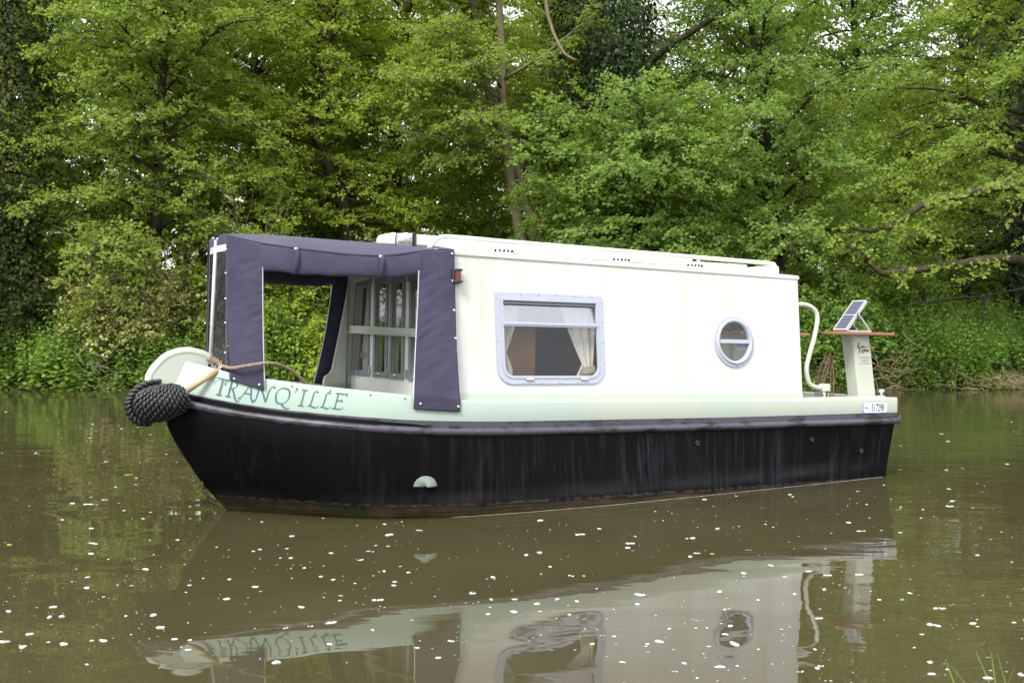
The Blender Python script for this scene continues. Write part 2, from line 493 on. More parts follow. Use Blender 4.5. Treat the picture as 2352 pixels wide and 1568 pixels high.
def ivy_leaves(rng, P, rad, n, size, shape='ivy'):
    """leaves hugging a stem polyline in a ragged sleeve"""
    idx = rng.uniform(0, len(P) - 1.001, n); k = idx.astype(int); f = (idx - k)[:, None]
    c = P[k] * (1 - f) + P[k + 1] * f
    a = rng.uniform(0, 6.283, n)
    rr = np.interp(idx, np.arange(len(P)), rad) * (0.75 + 0.35 * np.sin(a * 3 + idx * 2.1) * np.sin(idx * 1.7)) * rng.uniform(0.55, 1.1, n) ** 0.6
    o = np.stack([np.cos(a), np.sin(a), rng.normal(0, 0.2, n)], -1)
    pos = c + o * rr[:, None]
    ax = np.stack([o[:, 0] * 0.5, o[:, 1] * 0.5, -0.9 * np.ones(n)], -1) + rng.normal(0, 0.35, (n, 3))
    nn = o * 0.8 + np.array([0, 0, 0.7]) + rng.normal(0, 0.4, (n, 3))
    return leaf_arrays(pos, ax, nn, size * rng.uniform(0.6, 1.25, n), shape)

def dup(root, loc, rotz=0.0, sc=1.0, label=None, group=None):
    r = root.copy(); COL.objects.link(r)
    r.location = loc; r.rotation_euler = (0, 0, rotz); r.scale = (sc, sc, sc)
    for ch in list(root.children):
        c = ch.copy(); COL.objects.link(c); c.parent = r
    if label: r['label'] = label
    if group: r['group'] = group
    elif 'group' in r.keys() and label: del r['group']
    return r
# ------------------------------------------------------------------ the wood on the far bank
def gz(x, y): return float(ground_z(x, y))
def V3(x, y, z): return np.array([x, y, z], float)

def alder(seed, x, y, h, name, label, n=34, z0=2.2, length=3.4, lean=(0, 0), leaf='alder', size=0.095, m=9, r=0.17, az=None, **k):
    T = Tree(seed); b = V3(x, y, gz(x, y) - 0.1); T.base = tuple(b)
    rng = T.rng
    st = [b, b + V3(lean[0] * 0.2 + rng.normal(0, 0.1), lean[1] * 0.2, h * 0.33), b + V3(lean[0] * 0.6 + rng.normal(0, 0.15), lean[1] * 0.6, h * 0.66), b + V3(lean[0], lean[1], h)]
    S = T.limb(st, r, 0.03, 12, 9, True, t0=0.75, step=0.3)
    T.crown_limbs(S, n, b[2] + z0, b[2] + h * 0.97, length, az=az, r=0.06, **k)
    if az is None: T.crown_limbs(S, 14, b[2] + z0 - 0.4, b[2] + h * 0.9, 1.9, az=(-2.5, -0.6), r=0.035, elev=(0.0, 0.5), droop=0.9)   # sprays on the light side
    return T, S, dict(name=name, label=label, leaf=M[leaf], barkm=M['bark_dark'], size=size * 0.88, m=m + 4, shape='kite')

def bush(seed, x, y, w, d, h, n, leaf, size, name, label, shape='kite', m=7, barkm='bark_dark', lift=0.15, cat='bush', z_up=None, tlen=0.3, slen=0.55, group=None):
    T = Tree(seed); b = V3(x, y, gz(x, y) - 0.05); T.base = tuple(b); rng = T.rng
    for i in range(n):
        a = rng.uniform(0, 6.283); e = math.asin(rng.uniform(lift, 1.0)); rr = rng.uniform(0.75, 1.05)
        end = b + V3(math.cos(a) * math.cos(e) * w * rr, math.sin(a) * math.cos(e) * d * rr, (math.sin(e) * h * rr))
        st = b + V3(math.cos(a) * w * 0.15, math.sin(a) * d * 0.15, 0)
        mid = (st + end) / 2 + V3(rng.normal(0, 0.1), rng.normal(0, 0.1), h * 0.12)
        T.limb([st, mid, end], 0.016, 0.005, 6, 4, True, t0=0.3, step=0.2, slen=slen, tstep=0.14, tlen=tlen, flat=0.55, shrink=0.4)
    return T.finish(name, label, M[leaf], M[barkm], size, m, shape, cat, tilt=0.6, group=group)

# --- left part
T, S, k = alder(21, -8.4, 25.6, 12.0, 'alder_tree', 'spreading mid green alder over the bank left of the boat canopy', 62, 2.2, 3.9, elev=(0.1, 0.95), prof=lambda f: 1.05 - 0.4 * f, lean=(0.9, -0.5), droop=0.8)
alder_a = T.finish(**k)

T, S, k = alder(22, -14.4, 24.6, 11.5, 'alder_tree', 'light leaved alder reaching in from the left edge of the picture', 40, 2.4, 3.6, size=0.105, az=(-1.1, 0.7))
alder_b = T.finish(**k)

def dark_tree(seed, x, y, h, rad, n, leaf, name, label, size=0.085, trunk_r=0.2, z0=0.4, lobes=True, shape='ivy', lean=0.0):
    T = Tree(seed); b = V3(x, y, gz(x, y) - 0.1); T.base = tuple(b)
    S = T.limb([b, b + V3(lean * 0.3, 0.05, h * 0.4), b + V3(lean, 0, h)], trunk_r, 0.05, 14, 8, False)
    T.crown_limbs(S, 26, b[2] + h * 0.1, b[2] + h * 0.95, 2.0, r=0.04, elev=(-0.2, 0.6))
    T.TA, T.TB = T.TA[:3200], T.TB[:3200]
    prof = np.interp(np.linspace(0, 1, 14), [0, 0.15, 0.35, 0.55, 0.8, 1], rad)
    ex = [('ivy', [ivy_leaves(T.rng, S, prof, n, size, shape)], M[leaf])]
    return T.finish(name, label, M[leaf], M['bark_dark'], size, 7, 'kite', extra=ex)
dark_tree(31, -11.6, 25.4, 11.5, [0.8, 1.0, 1.1, 1.0, 1.1, 0.7], 24000, 'holly', 'ivy_clad_tree', 'dark holly green tree smothered in ivy at the far left')

T = Tree(41); b = V3(-3.9, 28.0, gz(-3.9, 28) - 0.1); T.base = tuple(b)
S = T.limb([b, V3(-4.1, 28, 3.2), V3(-4.33, 28, 4.75), V3(-4.75, 28.0, 5.6), V3(-5.0, 28.1, 6.6), V3(-4.7, 28.2, 8.2), V3(-4.6, 28.2, 10.8)], 0.2, 0.05, 18, 9, False)
T.crown_limbs(S, 58, 4.0, 10.6, 3.1, elev=(-0.1, 0.8), prof=lambda f: 1.0 - 0.35 * f, r=0.06, step=0.26)
T.limb([V3(-4.2, 28, 4.1), V3(-5.0, 27.0, 4.2), V3(-6.2, 26.4, 4.35)], 0.045, 0.015, 7, 6, True)
T.limb([V3(-4.2, 28, 4.3), V3(-3.4, 27.2, 4.4), V3(-2.2, 26.8, 4.2)], 0.045, 0.015, 7, 6, True)
oak_a = T.finish('oak_tree', 'yellow green oak with a crooked dark trunk above the canopy', M['oak'], M['bark_dark'], 0.082, 13, 'kite')

T = Tree(42); b = V3(-3.0, 31.0, gz(-3.0, 31) - 0.1); T.base = tuple(b)
S = T.limb([b, V3(-3.2, 31, 4), V3(-3.3, 31, 6.6), V3(-3.0, 31.2, 9), V3(-3.0, 31.2, 12.5)], 0.27, 0.06, 14, 9, False)
T.crown_limbs(S, 56, 4.6, 12.3, 3.6, elev=(0.0, 0.8), prof=lambda f: 1.0 - 0.4 * f, r=0.07)
oak_b = T.finish('oak_tree', 'taller oak with a straight brown trunk behind the crooked one', M['oak'], M['bark_dark'], 0.084, 13, 'kite')

# --- twin stems
T = Tree(51); b = V3(0.42, 27.0, gz(0.42, 27) - 0.1); T.base = tuple(b)
S1 = T.limb([b + V3(-0.16, 0, 0), V3(0.2, 27, 3.46), V3(0.1, 27, 4.26), V3(-0.17, 27, 5.86), V3(-0.26, 27, 8.31), V3(-0.38, 27, 10.4), V3(-0.4, 27, 12.6)], 0.17, 0.06, 18, 9, False)
S2 = T.limb([b + V3(0.18, 0.05, 0), V3(0.63, 27.1, 3.46), V3(0.36, 27.2, 4.3), V3(-0.02, 27.3, 5.75), V3(-0.6, 27.3, 7.24), V3(-0.97, 27.3, 9.37), V3(-1.3, 27.3, 11.8)], 0.19, 0.05, 18, 9, False)
T.crown_limbs(S2, 26, 5.2, 11.6, 3.0, elev=(0.0, 0.7), az=(1.9, 4.4), r=0.05)
T.crown_limbs(S1, 32, 5.6, 12.4, 2.9, elev=(-0.1, 0.7), r=0.05, az=(1.3, 5.0))
T.limb([V3(-0.26, 27, 7.6), V3(-1.2, 26.2, 8.2), V3(-2.4, 25.6, 8.35)], 0.05, 0.012, 7, 6, True)
T.limb([V3(-0.24, 27, 7.4), V3(0.8, 26.4, 7.9), V3(1.9, 26.0, 8.7)], 0.055, 0.015, 7, 6, True)
T.limb([V3(-0.1, 27, 5.6), V3(-1.1, 26.4, 5.8), V3(-2.7, 26.0, 6.0)], 0.04, 0.012, 7, 6, True)
T.limb([V3(0.75, 24.6, 9.4), V3(0.78, 24.6, 8.4), V3(1.08, 24.4, 7.5), V3(1.4, 24.2, 7.2)], 0.05, 0.025, 9, 6, False)
twin = T.finish('alder_tree', 'alder with twin grey brown trunks rising behind the cabin roof', M['alder'], M['bark_grey'], 0.082, 13, 'kite')

# --- ivy tree
T = Tree(61); b = V3(2.75, 27.4, gz(2.75, 27.4) - 0.1); T.base = tuple(b)
S = T.limb([b, V3(2.85, 27.4, 3.6), V3(2.75, 27.4, 6.2), V3(2.35, 27.4, 8.7), V3(2.35, 27.4, 12.0)], 0.24, 0.08, 16, 9, False)
T.limb([V3(2.6, 27.4, 7.3), V3(3.6, 26.6, 8.0), V3(5.2, 25.8, 8.9)], 0.13, 0.06, 8, 7, True)
T.crown_limbs(S, 14, 6.3, 10.5, 2.0, r=0.05)
ex = [('ivy', [ivy_leaves(T.rng, S, np.interp(S[:, 2], [0.8, 3, 5, 6.6, 7.8, 9.6, 12], [0.8, 0.85, 0.8, 1.0, 1.45, 1.55, 1.0]), 34000, 0.085)], M['ivy'])]
T.finish('ivy_clad_tree', 'trunk wrapped in a huge dark ball of ivy above the cabin', M['ivy'], M['bark_dark'], 0.08, 4, 'ivy', extra=ex)

T, S, k = alder(62, 2.7, 25.2, 5.6, 'alder_tree', 'low leafy alder in front of the ivy covered trunk', 52, 1.6, 3.2, leaf='alder2', size=0.10, m=9, r=0.11, elev=(0.05, 0.55), prof=lambda f: 1.0 - 0.25 * f, droop=0.7)
T.finish(**k)
# --- right
T, S, k = alder(71, 6.6, 26.6, 12.5, 'alder_tree', 'large airy alder to the right with sky showing through', 60, 2.0, 4.0, leaf='alder2', size=0.095, m=9, r=0.15, elev=(0.15, 0.95), prof=lambda f: 1.0 - 0.3 * f, lean=(-1.3, -0.6), droop=0.8)
alder_c = T.finish(**k)

T = Tree(81); b = V3(11.9, 24.9, gz(11.9, 24.9) - 0.1); T.base = tuple(b)
S = T.limb([b, V3(11.7, 24.6, 2.6), V3(11.4, 24.4, 5.0), V3(11.6, 24.4, 8.0), V3(11.8, 24.5, 11.5)], 0.3, 0.06, 14, 9, False)
T.limb([V3(11.6, 24.5, 2.5), V3(10.6, 22.8, 2.72), V3(9.42, 22, 2.69), V3(8.9, 22, 2.6), V3(7.94, 22, 2.47), V3(7.42, 22, 2.42), V3(7.14, 22, 2.62), V3(7.0, 22, 2.85), V3(6.6, 22, 3.0)], 0.11, 0.035, 20, 8, True, t0=0.35, step=0.45, slen=1.0)
T.limb([V3(11.5, 24.4, 4.2), V3(10.3, 22.6, 4.25), V3(9.5, 22, 4.09), V3(8.89, 22, 3.96), V3(8.2, 22, 3.79), V3(7.59, 22, 3.35), V3(7.07, 22, 3.27), V3(6.6, 22, 3.4)], 0.12, 0.03, 20, 8, True, t0=0.3, step=0.3, slen=1.2)
T.crown_limbs(S, 40, 3.6, 11.2, 3.6, elev=(0.0, 0.8), r=0.07, az=(1.8, 4.9), prof=lambda f: 1.05 - 0.4 * f)
right_tree = T.finish('alder_tree', 'alder at the right edge with dark sweeping limbs low over the water', M['alder'], M['bark_dark'], 0.084, 12, 'kite')

dark_tree(91, 13.2, 28.5, 12.0, [0.5, 0.5, 0.6, 0.9, 1.4, 0.9], 12000, 'ivy', 'ivy_clad_tree', 'slim dark ivy covered tree in the top right corner', trunk_r=0.18)

# --- understorey
elder_b = bush(101, -5.9, 25.2, 2.2, 1.0, 3.9, 60, 'elder', 0.085, 'elder_bush', 'fresh light green elder bush beside the canopy front', 'kite', m=8, barkm='bark_pale')
bush(102, -8.5, 24.9, 1.9, 0.9, 3.0, 64, 'pale', 0.075, 'ivy_bush', 'cream and olive ivy bush with pale bare twigs on the left bank', 'ivy', m=8, barkm='bark_pale')
hazel = bush(103, -2.9, 26.0, 1.6, 0.9, 2.6, 36, 'oak', 0.08, 'hazel_bush', 'bright young hazel bush seen over the blue canopy', 'kite', m=8)
bush(104, -0.6, 27.4, 2.0, 1.0, 3.0, 40, 'elder', 0.085, 'hazel_bush', 'leafy hazel bush behind the front of the cabin roof', 'kite', m=8)
bush(105, 4.9, 26.2, 2.2, 1.0, 3.1, 50, 'oak', 0.08, 'hazel_bush', 'yellow green hazel bush behind the rear end of the cabin', 'kite', m=8)
bush(106, 7.4, 25.2, 1.6, 0.9, 2.3, 44, 'nettle', 0.09, 'elder_bush', 'tall weedy bush behind the stern rail', 'kite', m=8)
bush(107, 10.0, 26.6, 2.0, 1.0, 2.3, 36, 'bramble', 0.085, 'elder_bush', 'low bush under the sweeping limb on the right', 'kite', m=7)
bush(108, 2.2, 26.6, 1.8, 0.9, 2.2, 36, 'holly', 0.075, 'holly_bush', 'dark glossy bush at the foot of the ivy covered trunk', 'ivy', m=8)
bush(109, -11.8, 24.9, 1.6, 0.8, 2.5, 36, 'holly', 0.08, 'holly_bush', 'dark bush under the ivy clad tree at the far left', 'ivy', m=8)
bush(110, -4.0, 24.7, 1.5, 0.7, 2.1, 44, 'elder', 0.08, 'bramble_bush', 'sunny bramble bush showing through the open canopy', 'kite', m=8)

# --- copies deeper in the wood
deep = [(alder_a, -15, 33, 1.3, 1.1), (oak_a, -9.5, 34, 2.0, 1.15), (alder_c, -5.5, 37, 4.0, 1.2), (oak_b, 1.5, 35, 1.0, 1.1), (alder_a, 5.6, 36, 3.0, 0.6), (oak_a, 9.0, 38, 5.0, 0.62),
        (alder_c, 14.5, 35, 0.6, 1.1), (oak_b, -13, 43, 3.3, 1.2), (alder_a, -1.5, 44, 5.1, 1.2), (oak_b, 19, 40, 2.0, 1.1), (alder_c, -20, 38, 2.2, 1.15), (oak_a, -6.8, 46, 0.4, 1.3),
        (alder_c, 12.2, 37.0, 0.3, 1.2), (alder_c, 7.4, 41.0, 1.4, 1.15), (oak_b, 11.0, 42.0, 2.4, 1.05),
        (alder_c, -11.5, 29.5, 2.7, 0.95), (oak_b, -7.3, 30.5, 4.4, 0.95), (alder_a, 1.2, 31.0, 0.7, 0.9), (oak_a, 4.4, 31.5, 2.9, 0.62), (oak_b, 8.2, 31.0, 5.6, 0.55), (alder_a, 11.5, 32.0, 2.2, 0.62),
        (oak_a, 3.0, 44, 1.9, 1.3), (alder_c, 8.0, 46, 4.4, 0.7), (oak_b, 14.0, 45, 0.9, 0.75), (alder_a, 23, 47, 3.5, 1.2), (oak_b, -21, 46, 3.5, 1.2), (alder_a, 3.5, 53, 2.0, 1.2)]
for src, x, y, rz, sc in deep:
    dup(src, (x, y, gz(x, y) - 0.1), rz, sc, 'green tree standing deep in the wood behind the front trees', 'trees deep in the wood')

# --- the wood goes on along the bank on both sides
for i, (x, y) in enumerate([(-19, 26.5), (-24, 28), (-29.5, 26.5), (-35, 29), (-42, 27), (-27, 34), (17.5, 27.5), (21.5, 26.5), (26, 28), (30.5, 26.8), (36, 28.5), (43, 28), (23, 33), (33, 34), (52, 31)]):
    dup([alder_a, oak_b, alder_c, oak_a][i % 4], (x, y, gz(x, y) - 0.1), 1.7 * i, 1.0 + 0.08 * (i % 3), 'bank side tree beyond the edge of the picture', 'trees farther along the bank')

# --- thickets that close the view between the far trunks
for i in range(26):
    rb = np.random.RandomState(900 + i); y = 29.5 + 2.2 * (i % 13) * 0.9 + rb.uniform(-0.5, 0.5); x = (-1 + 2 * ((i * 7) % 26) / 25) * (0.47 * y + 2.5)
    dup(hazel if i % 2 else elder_b, (x, y, gz(x, y) - 0.05), rb.uniform(0, 6.28), rb.uniform(1.25, 1.7), 'green thicket between the trunks deep in the wood', 'thickets deep in the wood')

for i in range(22):
    rb = np.random.RandomState(700 + i); x = (15.5 + 1.9 * (i // 2)) * (1 if i % 2 else -1) + rb.uniform(-0.6, 0.6); y = 24.9 + rb.uniform(0, 3.0)
    dup(hazel if i % 3 else elder_b, (x, y, gz(x, y) - 0.05), rb.uniform(0, 6.28), rb.uniform(0.7, 1.2), 'bank side bush beyond the edge of the picture', 'bushes farther along the bank')

# --- the wood on the photographer's side: it stands in the window reflections and in the water's edge light
for src, x, y, rz, sc in [(oak_a, -9, -26, 0.5, 0.9), (alder_a, 2, -30, 1.2, 0.85), (oak_b, 12, -27, 2.1, 0.8), (alder_c, -20, -30, 3.0, 0.9), (alder_a, 22, -32, 4.0, 0.9), (alder_c, -4, -24, 2.0, 0.75), (oak_b, -13, -33, 1.0, 0.9), (oak_a, 7, -34, 3.0, 0.9)]:
    dup(src, (x, y, gz(x, y) - 0.1), rz, sc, 'tree on the photographer\'s bank, mirrored in the cabin window', 'trees behind the photographer')

# --- nettles and brambles along the bank
def nettle_bed(seed, x0, x1, dy0, dy1, count, h0, h1, leaf, size, name, label, shape='point', nodes=11, droop=0.4, spread=0.16):
    rng = np.random.RandomState(seed)
    x = rng.uniform(x0, x1, count); y = far_edge(x) + rng.uniform(dy0, dy1, count) ** 1.0
    z = ground_z(x, y)
    hh = rng.uniform(h0, h1, count) * (0.85 + 0.25 * np.sin(x * 1.9 + y * 2.3 + seed))
    lean = rng.normal(0, spread, (count, 2)); lean[:, 1] -= 0.12 * (y - far_edge(x) < 0.5)
    A = np.stack([x, y, z], -1); B = A + np.stack([lean[:, 0] * hh, lean[:, 1] * hh, hh], -1)
    f = np.linspace(0.18, 1.0, nodes)[None, :, None]
    node = A[:, None] + (B - A)[:, None] * f
    az = rng.uniform(0, 6.283, (count, 1)) + np.arange(nodes)[None] * 1.5708
    pos, ax, nn, sz = [], [], [], []
    for s in (0, math.pi):
        a = az + s + rng.normal(0, 0.3, az.shape)
        d = np.stack([np.cos(a), np.sin(a), -droop + rng.normal(0, 0.25, a.shape)], -1)
        pos.append(node + d * 0.03); ax.append(d)
        nn.append(np.stack([np.cos(a) * 0.35, np.sin(a) * 0.35, np.ones_like(a)], -1) + rng.normal(0, 0.3, d.shape))
        sz.append(size * (1.15 - 0.75 * f[..., 0] ** 3) * rng.uniform(0.75, 1.25, a.shape))
    la = leaf_arrays(np.concatenate(pos).reshape(-1, 3), np.concatenate(ax).reshape(-1, 3), np.concatenate(nn).reshape(-1, 3), np.concatenate(sz).reshape(-1), shape)
    o = leaf_obj(name, [la, twig_arrays(A, B, 0.005, 0.002)], M[leaf], None)
    return tag(o, label, 'plants', kind='stuff')
nettle_bed(201, -15.5, -4.6, 0.25, 2.6, 1150, 1.2, 1.75, 'nettle', 0.105, 'nettle_bed', 'tall nettles covering the bank left of the boat')
nettle_bed(202, -4.6, 5.5, 0.25, 2.4, 800, 0.8, 1.4, 'bramble', 0.095, 'bramble_thicket', 'brambles and weeds on the bank behind the boat')
nettle_bed(203, 5.5, 15.5, 0.25, 2.8, 1250, 1.0, 1.5, 'nettle', 0.10, 'nettle_bed', 'dense bright nettles covering the bank right of the boat')
nettle_bed(204, -15.5, -4.5, -0.35, 0.45, 760, 0.3, 1.05, 'bramble', 0.11, 'bramble_fringe', 'bramble leaves trailing to the water on the left', 'round', 8, 0.3, 0.4)
nettle_bed(205, 5.0, 15.5, -0.35, 0.45, 760, 0.25, 1.0, 'bramble', 0.095, 'bramble_fringe', 'bramble leaves trailing to the water on the right', 'point', 8, 0.3, 0.4)
nettle_bed(207, -30, -15.5, 0.0, 2.6, 420, 0.8, 1.5, 'nettle', 0.15, 'nettle_bed', 'nettles on the left bank beyond the edge of the picture', nodes=8)
nettle_bed(208, 15.5, 34, 0.0, 2.6, 560, 0.8, 1.5, 'nettle', 0.15, 'nettle_bed', 'nettles on the right bank beyond the edge of the picture', nodes=8)
nettle_bed(206, -28, 28, 2.4, 11.0, 1900, 0.7, 1.5, 'bramble', 0.12, 'undergrowth', 'weeds and low green growth on the floor of the wood', 'point', 8)

def stick_pile(seed, c, w, d, h, n, length, mat, name, label, cat, r=0.008, updir=0.3):
    rng = np.random.RandomState(seed)
    p = np.array(c) + rng.normal(0, 1, (n, 3)) * np.array([w, d, h]) * 0.5
    p[:, 2] = np.maximum(p[:, 2], 0.03)
    a = rng.uniform(0, 6.283, n)
    dr = np.stack([np.cos(a), 0.4 * np.sin(a), rng.normal(updir, 0.35, n)], -1)
    q = p + nrmz(dr) * (length * rng.uniform(0.4, 1.2, n))[:, None]
    q[:, 2] = np.maximum(q[:, 2], 0.01)
    mid = (p + q) / 2 + rng.normal(0, 0.05, (n, 3))
    o = leaf_obj(name, [twig_arrays(p, mid, r, r * 0.8), twig_arrays(mid, q, r * 0.8, r * 0.4)], mat, None)
    return tag(o, label, cat, kind='stuff')
stick_pile(301, (8.15, 23.75, 0.45), 0.7, 0.25, 0.5, 46, 0.7, M['straw'], 'dead_stalks', 'dry straw coloured stalks on the bank behind the stern', 'dead stalks')
stick_pile(302, (10.9, 23.6, 0.12), 1.1, 0.2, 0.12, 150, 0.5, M['straw'], 'dead_grass', 'clump of dry drooping grass at the right water edge', 'dead grass', 0.006)
stick_pile(303, (-8.9, 23.7, 0.35), 0.5, 0.2, 0.4, 22, 0.7, M['bark_pale'], 'dead_stalks', 'bare brown stems standing at the left water edge', 'dead stalks', 0.008)
stick_pile(304, (-8.4, 24.25, 2.5), 1.9, 0.5, 0.9, 60, 0.8, M['bark_pale'], 'bare_twigs', 'pale dry twigs tangled in the cream ivy bush', 'twigs', 0.006, 0.1)
stick_pile(305, (-6.3, 24.4, 3.0), 1.3, 0.4, 0.9, 36, 1.0, M['bark_pale'], 'bare_twigs', 'thin upright bare stems in the elder bush', 'twigs', 0.006, 1.2)

def pipe(name, pts, r, mat, label, cat):
    o = MB().tube(curve_pts(pts, 24), r, 7).build(name, mat, None, True)
    return tag(o, label, cat)
M['dark_iron'] = simple('dark_iron', (0.035, 0.038, 0.045, 1), 0.5, 0.3, var=0.3)
rr_ = empty('pipe_railing', (10.4, 25.4, 0.8)); tag(rr_, 'dark bent pipe handrail among the nettles on the right', 'railing')
for pts in ([(8.9, 25.4, 1.84), (9.8, 25.4, 1.98), (10.6, 25.4, 2.06), (10.82, 25.4, 2.02), (10.86, 25.4, 1.8), (10.86, 25.4, 0.7)], [(10.88, 25.43, 0.7), (10.9, 25.43, 1.9), (10.98, 25.43, 2.08), (11.8, 25.43, 2.26), (12.8, 25.43, 2.46)]):
    o = MB().tube(curve_pts(pts, 30), 0.024, 8).build('rail', M['dark_iron'], rr_, True); o.location = (-10.4, -25.4, -0.8)

# --- grass on the near bank
rng = np.random.RandomState(77)
def blades(n, x0, x1, y0, y1, h0, h1, seed):
    rng = np.random.RandomState(seed)
    x = rng.uniform(x0, x1, n); y = rng.uniform(y0, y1, n); z = np.maximum(ground_z(x, y), -0.02)
    h = rng.uniform(h0, h1, n); az = rng.uniform(0, 6.283, n); ln = rng.uniform(0.15, 0.75, n); w = rng.uniform(0.0022, 0.0042, n)
    V = np.empty((n, 8, 3), np.float32)
    d = np.stack([np.cos(az), np.sin(az), 0 * az], -1); l = np.stack([-np.sin(az), np.cos(az), 0 * az], -1)
    for k in range(4):
        f = k / 3
        c = np.stack([x, y, z], -1) + d * (ln * h * f * f)[:, None] + np.array([0, 0, 1.0]) * (h * (f - 0.25 * ln * f * f))[:, None]
        ww = (w * (1 - f * 0.85))[:, None]
        V[:, k * 2] = c - l * ww; V[:, k * 2 + 1] = c + l * ww
    base = (np.arange(n) * 8)[:, None, None]
    return V.reshape(-1, 3), (np.array([[0, 1, 3, 2], [2, 3, 5, 4], [4, 5, 7, 6]])[None] + base).reshape(-1, 4)
g = leaf_obj('bank_grass', [blades(9000, -6, 6, -2.5, 2.75, 0.08, 0.2, 5), blades(46, 1.10, 1.36, 2.55, 2.85, 0.30, 0.47, 6), blades(5, 0.76, 0.80, 2.6, 2.8, 0.36, 0.42, 9)], M['grass'], None)
tag(g, 'green grass blades on the near bank at the bottom right corner', 'grass', kind='stuff')
# ------------------------------------------------------------------ the boat: x towards the stern, y away from the camera, z up from the water
TH, TRIM = R(29.25), R(1.05)
BOAT_LOC = (-0.868, 8.235, 0.0)
boat = empty('narrowboat', BOAT_LOC, (0, TRIM, TH))
tag(boat, 'small mint and white narrowboat with black hull and blue bow canopy', 'boat')
BM = Matrix.Translation(BOAT_LOC) @ Matrix.Rotation(TH, 4, 'Z') @ Matrix.Rotation(TRIM, 4, 'Y')
def on_boat(name, label, cat, group=None):
    """a thing of its own that rests on the boat: same frame as the boat"""
    e = empty(name, BOAT_LOC, (0, TRIM, TH)); tag(e, label, cat, group); return e

def smooth_tab(xs, ys, w=0.10):
    X = np.arange(-3.0, 6.0, 0.01); Y = np.interp(X, xs, ys)
    k = np.exp(-0.5 * (np.arange(-60, 61) * 0.01 / w) ** 2); k /= k.sum()
    Y = np.convolve(np.pad(Y, 60, mode='edge'), k, mode='valid')
    return lambda u: np.interp(u, X, Y)
_g = smooth_tab([-2.6, -1.66, -1.5, -1.36, -1.1, -0.8, -0.5, -0.2, 0.1, 6], [-0.87, 0.02, 0.165, 0.295, 0.525, 0.745, 0.905, 1.0, 1.03, 1.03], 0.07)
G = lambda u: np.maximum(_g(u), 0.014)
zb = smooth_tab([-3, -1.7, -1.6, -1.43, -1.265, -1.085, -0.73, -0.31, 0.31, 2.26, 4.2, 6], [1.25, 0.835, 0.80, 0.765, 0.733, 0.708, 0.677, 0.65, 0.633, 0.624, 0.632, 0.632], 0.09)
zt = smooth_tab([-3, -1.65, -1.57, -1.43, -1.366, -1.17, -0.96, -0.69, -0.31, 0.0, 3.0, 4.2, 6], [1.3, 1.005, 0.993, 0.959, 0.941, 0.909, 0.877, 0.849, 0.811, 0.777, 0.75, 0.757, 0.757], 0.07)
_w = smooth_tab([-1, 0, 0.34, 0.82, 1.25, 1.75, 2.4, 3.4, 4.4, 5.4, 6.5], [-1.1, 0.0, 0.386, 0.87, 1.03, 1.08, 1.105, 1.07, 1.015, 0.955, 0.9], 0.09)
ust = lambda z: np.interp(z, [-0.25, -0.02, 0.19, 0.415, 0.6, 0.72, 0.83], [-1.06, -1.257, -1.445, -1.601, -1.693, -1.70, -1.66])

# ---- boat materials
def paint(name, c, rough=0.34, streak=None, samt=0.3, var=0.05, coat=0.15):
    t = NT(name)
    n = t.noise(1.6, 4, 0.6)
    col = t.ramp(n, [(0.3, tuple(x * (1 - var) for x in c[:3]) + (1,)), (0.7, tuple(min(1, x * (1 + var)) for x in c[:3]) + (1,))])
    if streak:
        s1 = t.noise(1.0, 6, 0.7, t.mapped((4.0, 3.0, 0.30)))
        s2 = t.noise(1.0, 3, 0.5, t.mapped((0.8, 0.8, 0.9), loc=(4, 0, 2)))
        col = t.mix(t.math('MULTIPLY', t.ramp(s1, [(0.38, 0.0), (0.70, samt)]), t.ramp(s2, [(0.32, 0.25), (0.62, 1.0)])), col, streak)
    t.set(color=col, rough=t.ramp(t.noise(7, 4), [(0.2, rough - 0.08), (0.8, rough + 0.1)]), coat=coat, normal=t.bump(t.noise(3.0, 2), 0.04, 0.02))
    return t.m
M['white'] = paint('white_paint', (0.605, 0.617, 0.605, 1), 0.42, (0.40, 0.375, 0.27, 1), 0.6, 0.03)
M['cream'] = paint('pale_green_cream_paint', (0.50, 0.535, 0.455, 1), 0.42, (0.48, 0.48, 0.36, 1), 0.3)
M['door'] = paint('door_paint', (0.78, 0.78, 0.72, 1), 0.42, (0.6, 0.58, 0.48, 1), 0.3)
M['green'] = paint('pale_green_stripe', (0.40, 0.48, 0.37, 1), 0.45)
M['roof'] = paint('roof_paint', (0.66, 0.69, 0.63, 1), 0.5, (0.4, 0.4, 0.3, 1), 0.4)
# mint gunwale with patches touched up in cream towards the stern
t = NT('mint_gunwale_paint')
x_ = t.sep()[0]
blk = t.n.new('ShaderNodeTexVoronoi'); blk.inputs['Scale'].default_value = 1.0; blk.voronoi_dimensions = '1D'
t.l.new(t.math('ADD', t.math('MULTIPLY', x_, 1.7), t.math('MULTIPLY', t.sep()[2], 0.6)), blk.inputs['W'])
sepc = t.n.new('ShaderNodeSeparateColor'); t.l.new(blk.outputs['Color'], sepc.inputs[0])
pf = t.ramp(sepc.outputs[0], [(0.35, 0.0), (0.6, 1.0)])
aft = t.ramp(t.math('MULTIPLY', t.math('ADD', x_, 2.0), 0.16), [(0.36, 0.0), (0.52, 0.6)])
base = t.ramp(t.noise(2.2, 4), [(0.3, (0.335, 0.439, 0.383, 1)), (0.7, (0.383, 0.470, 0.416, 1))])
wash = t.ramp(t.math('MULTIPLY', t.math('ADD', x_, 2.0), 0.16), [(0.33, (0.369, 0.463, 0.402, 1)), (0.6, (0.376, 0.433, 0.365, 1))])
col = t.mix(0.6, base, wash)
col = t.mix(t.math('MULTIPLY', pf, aft), col, (0.429, 0.439, 0.349, 1))
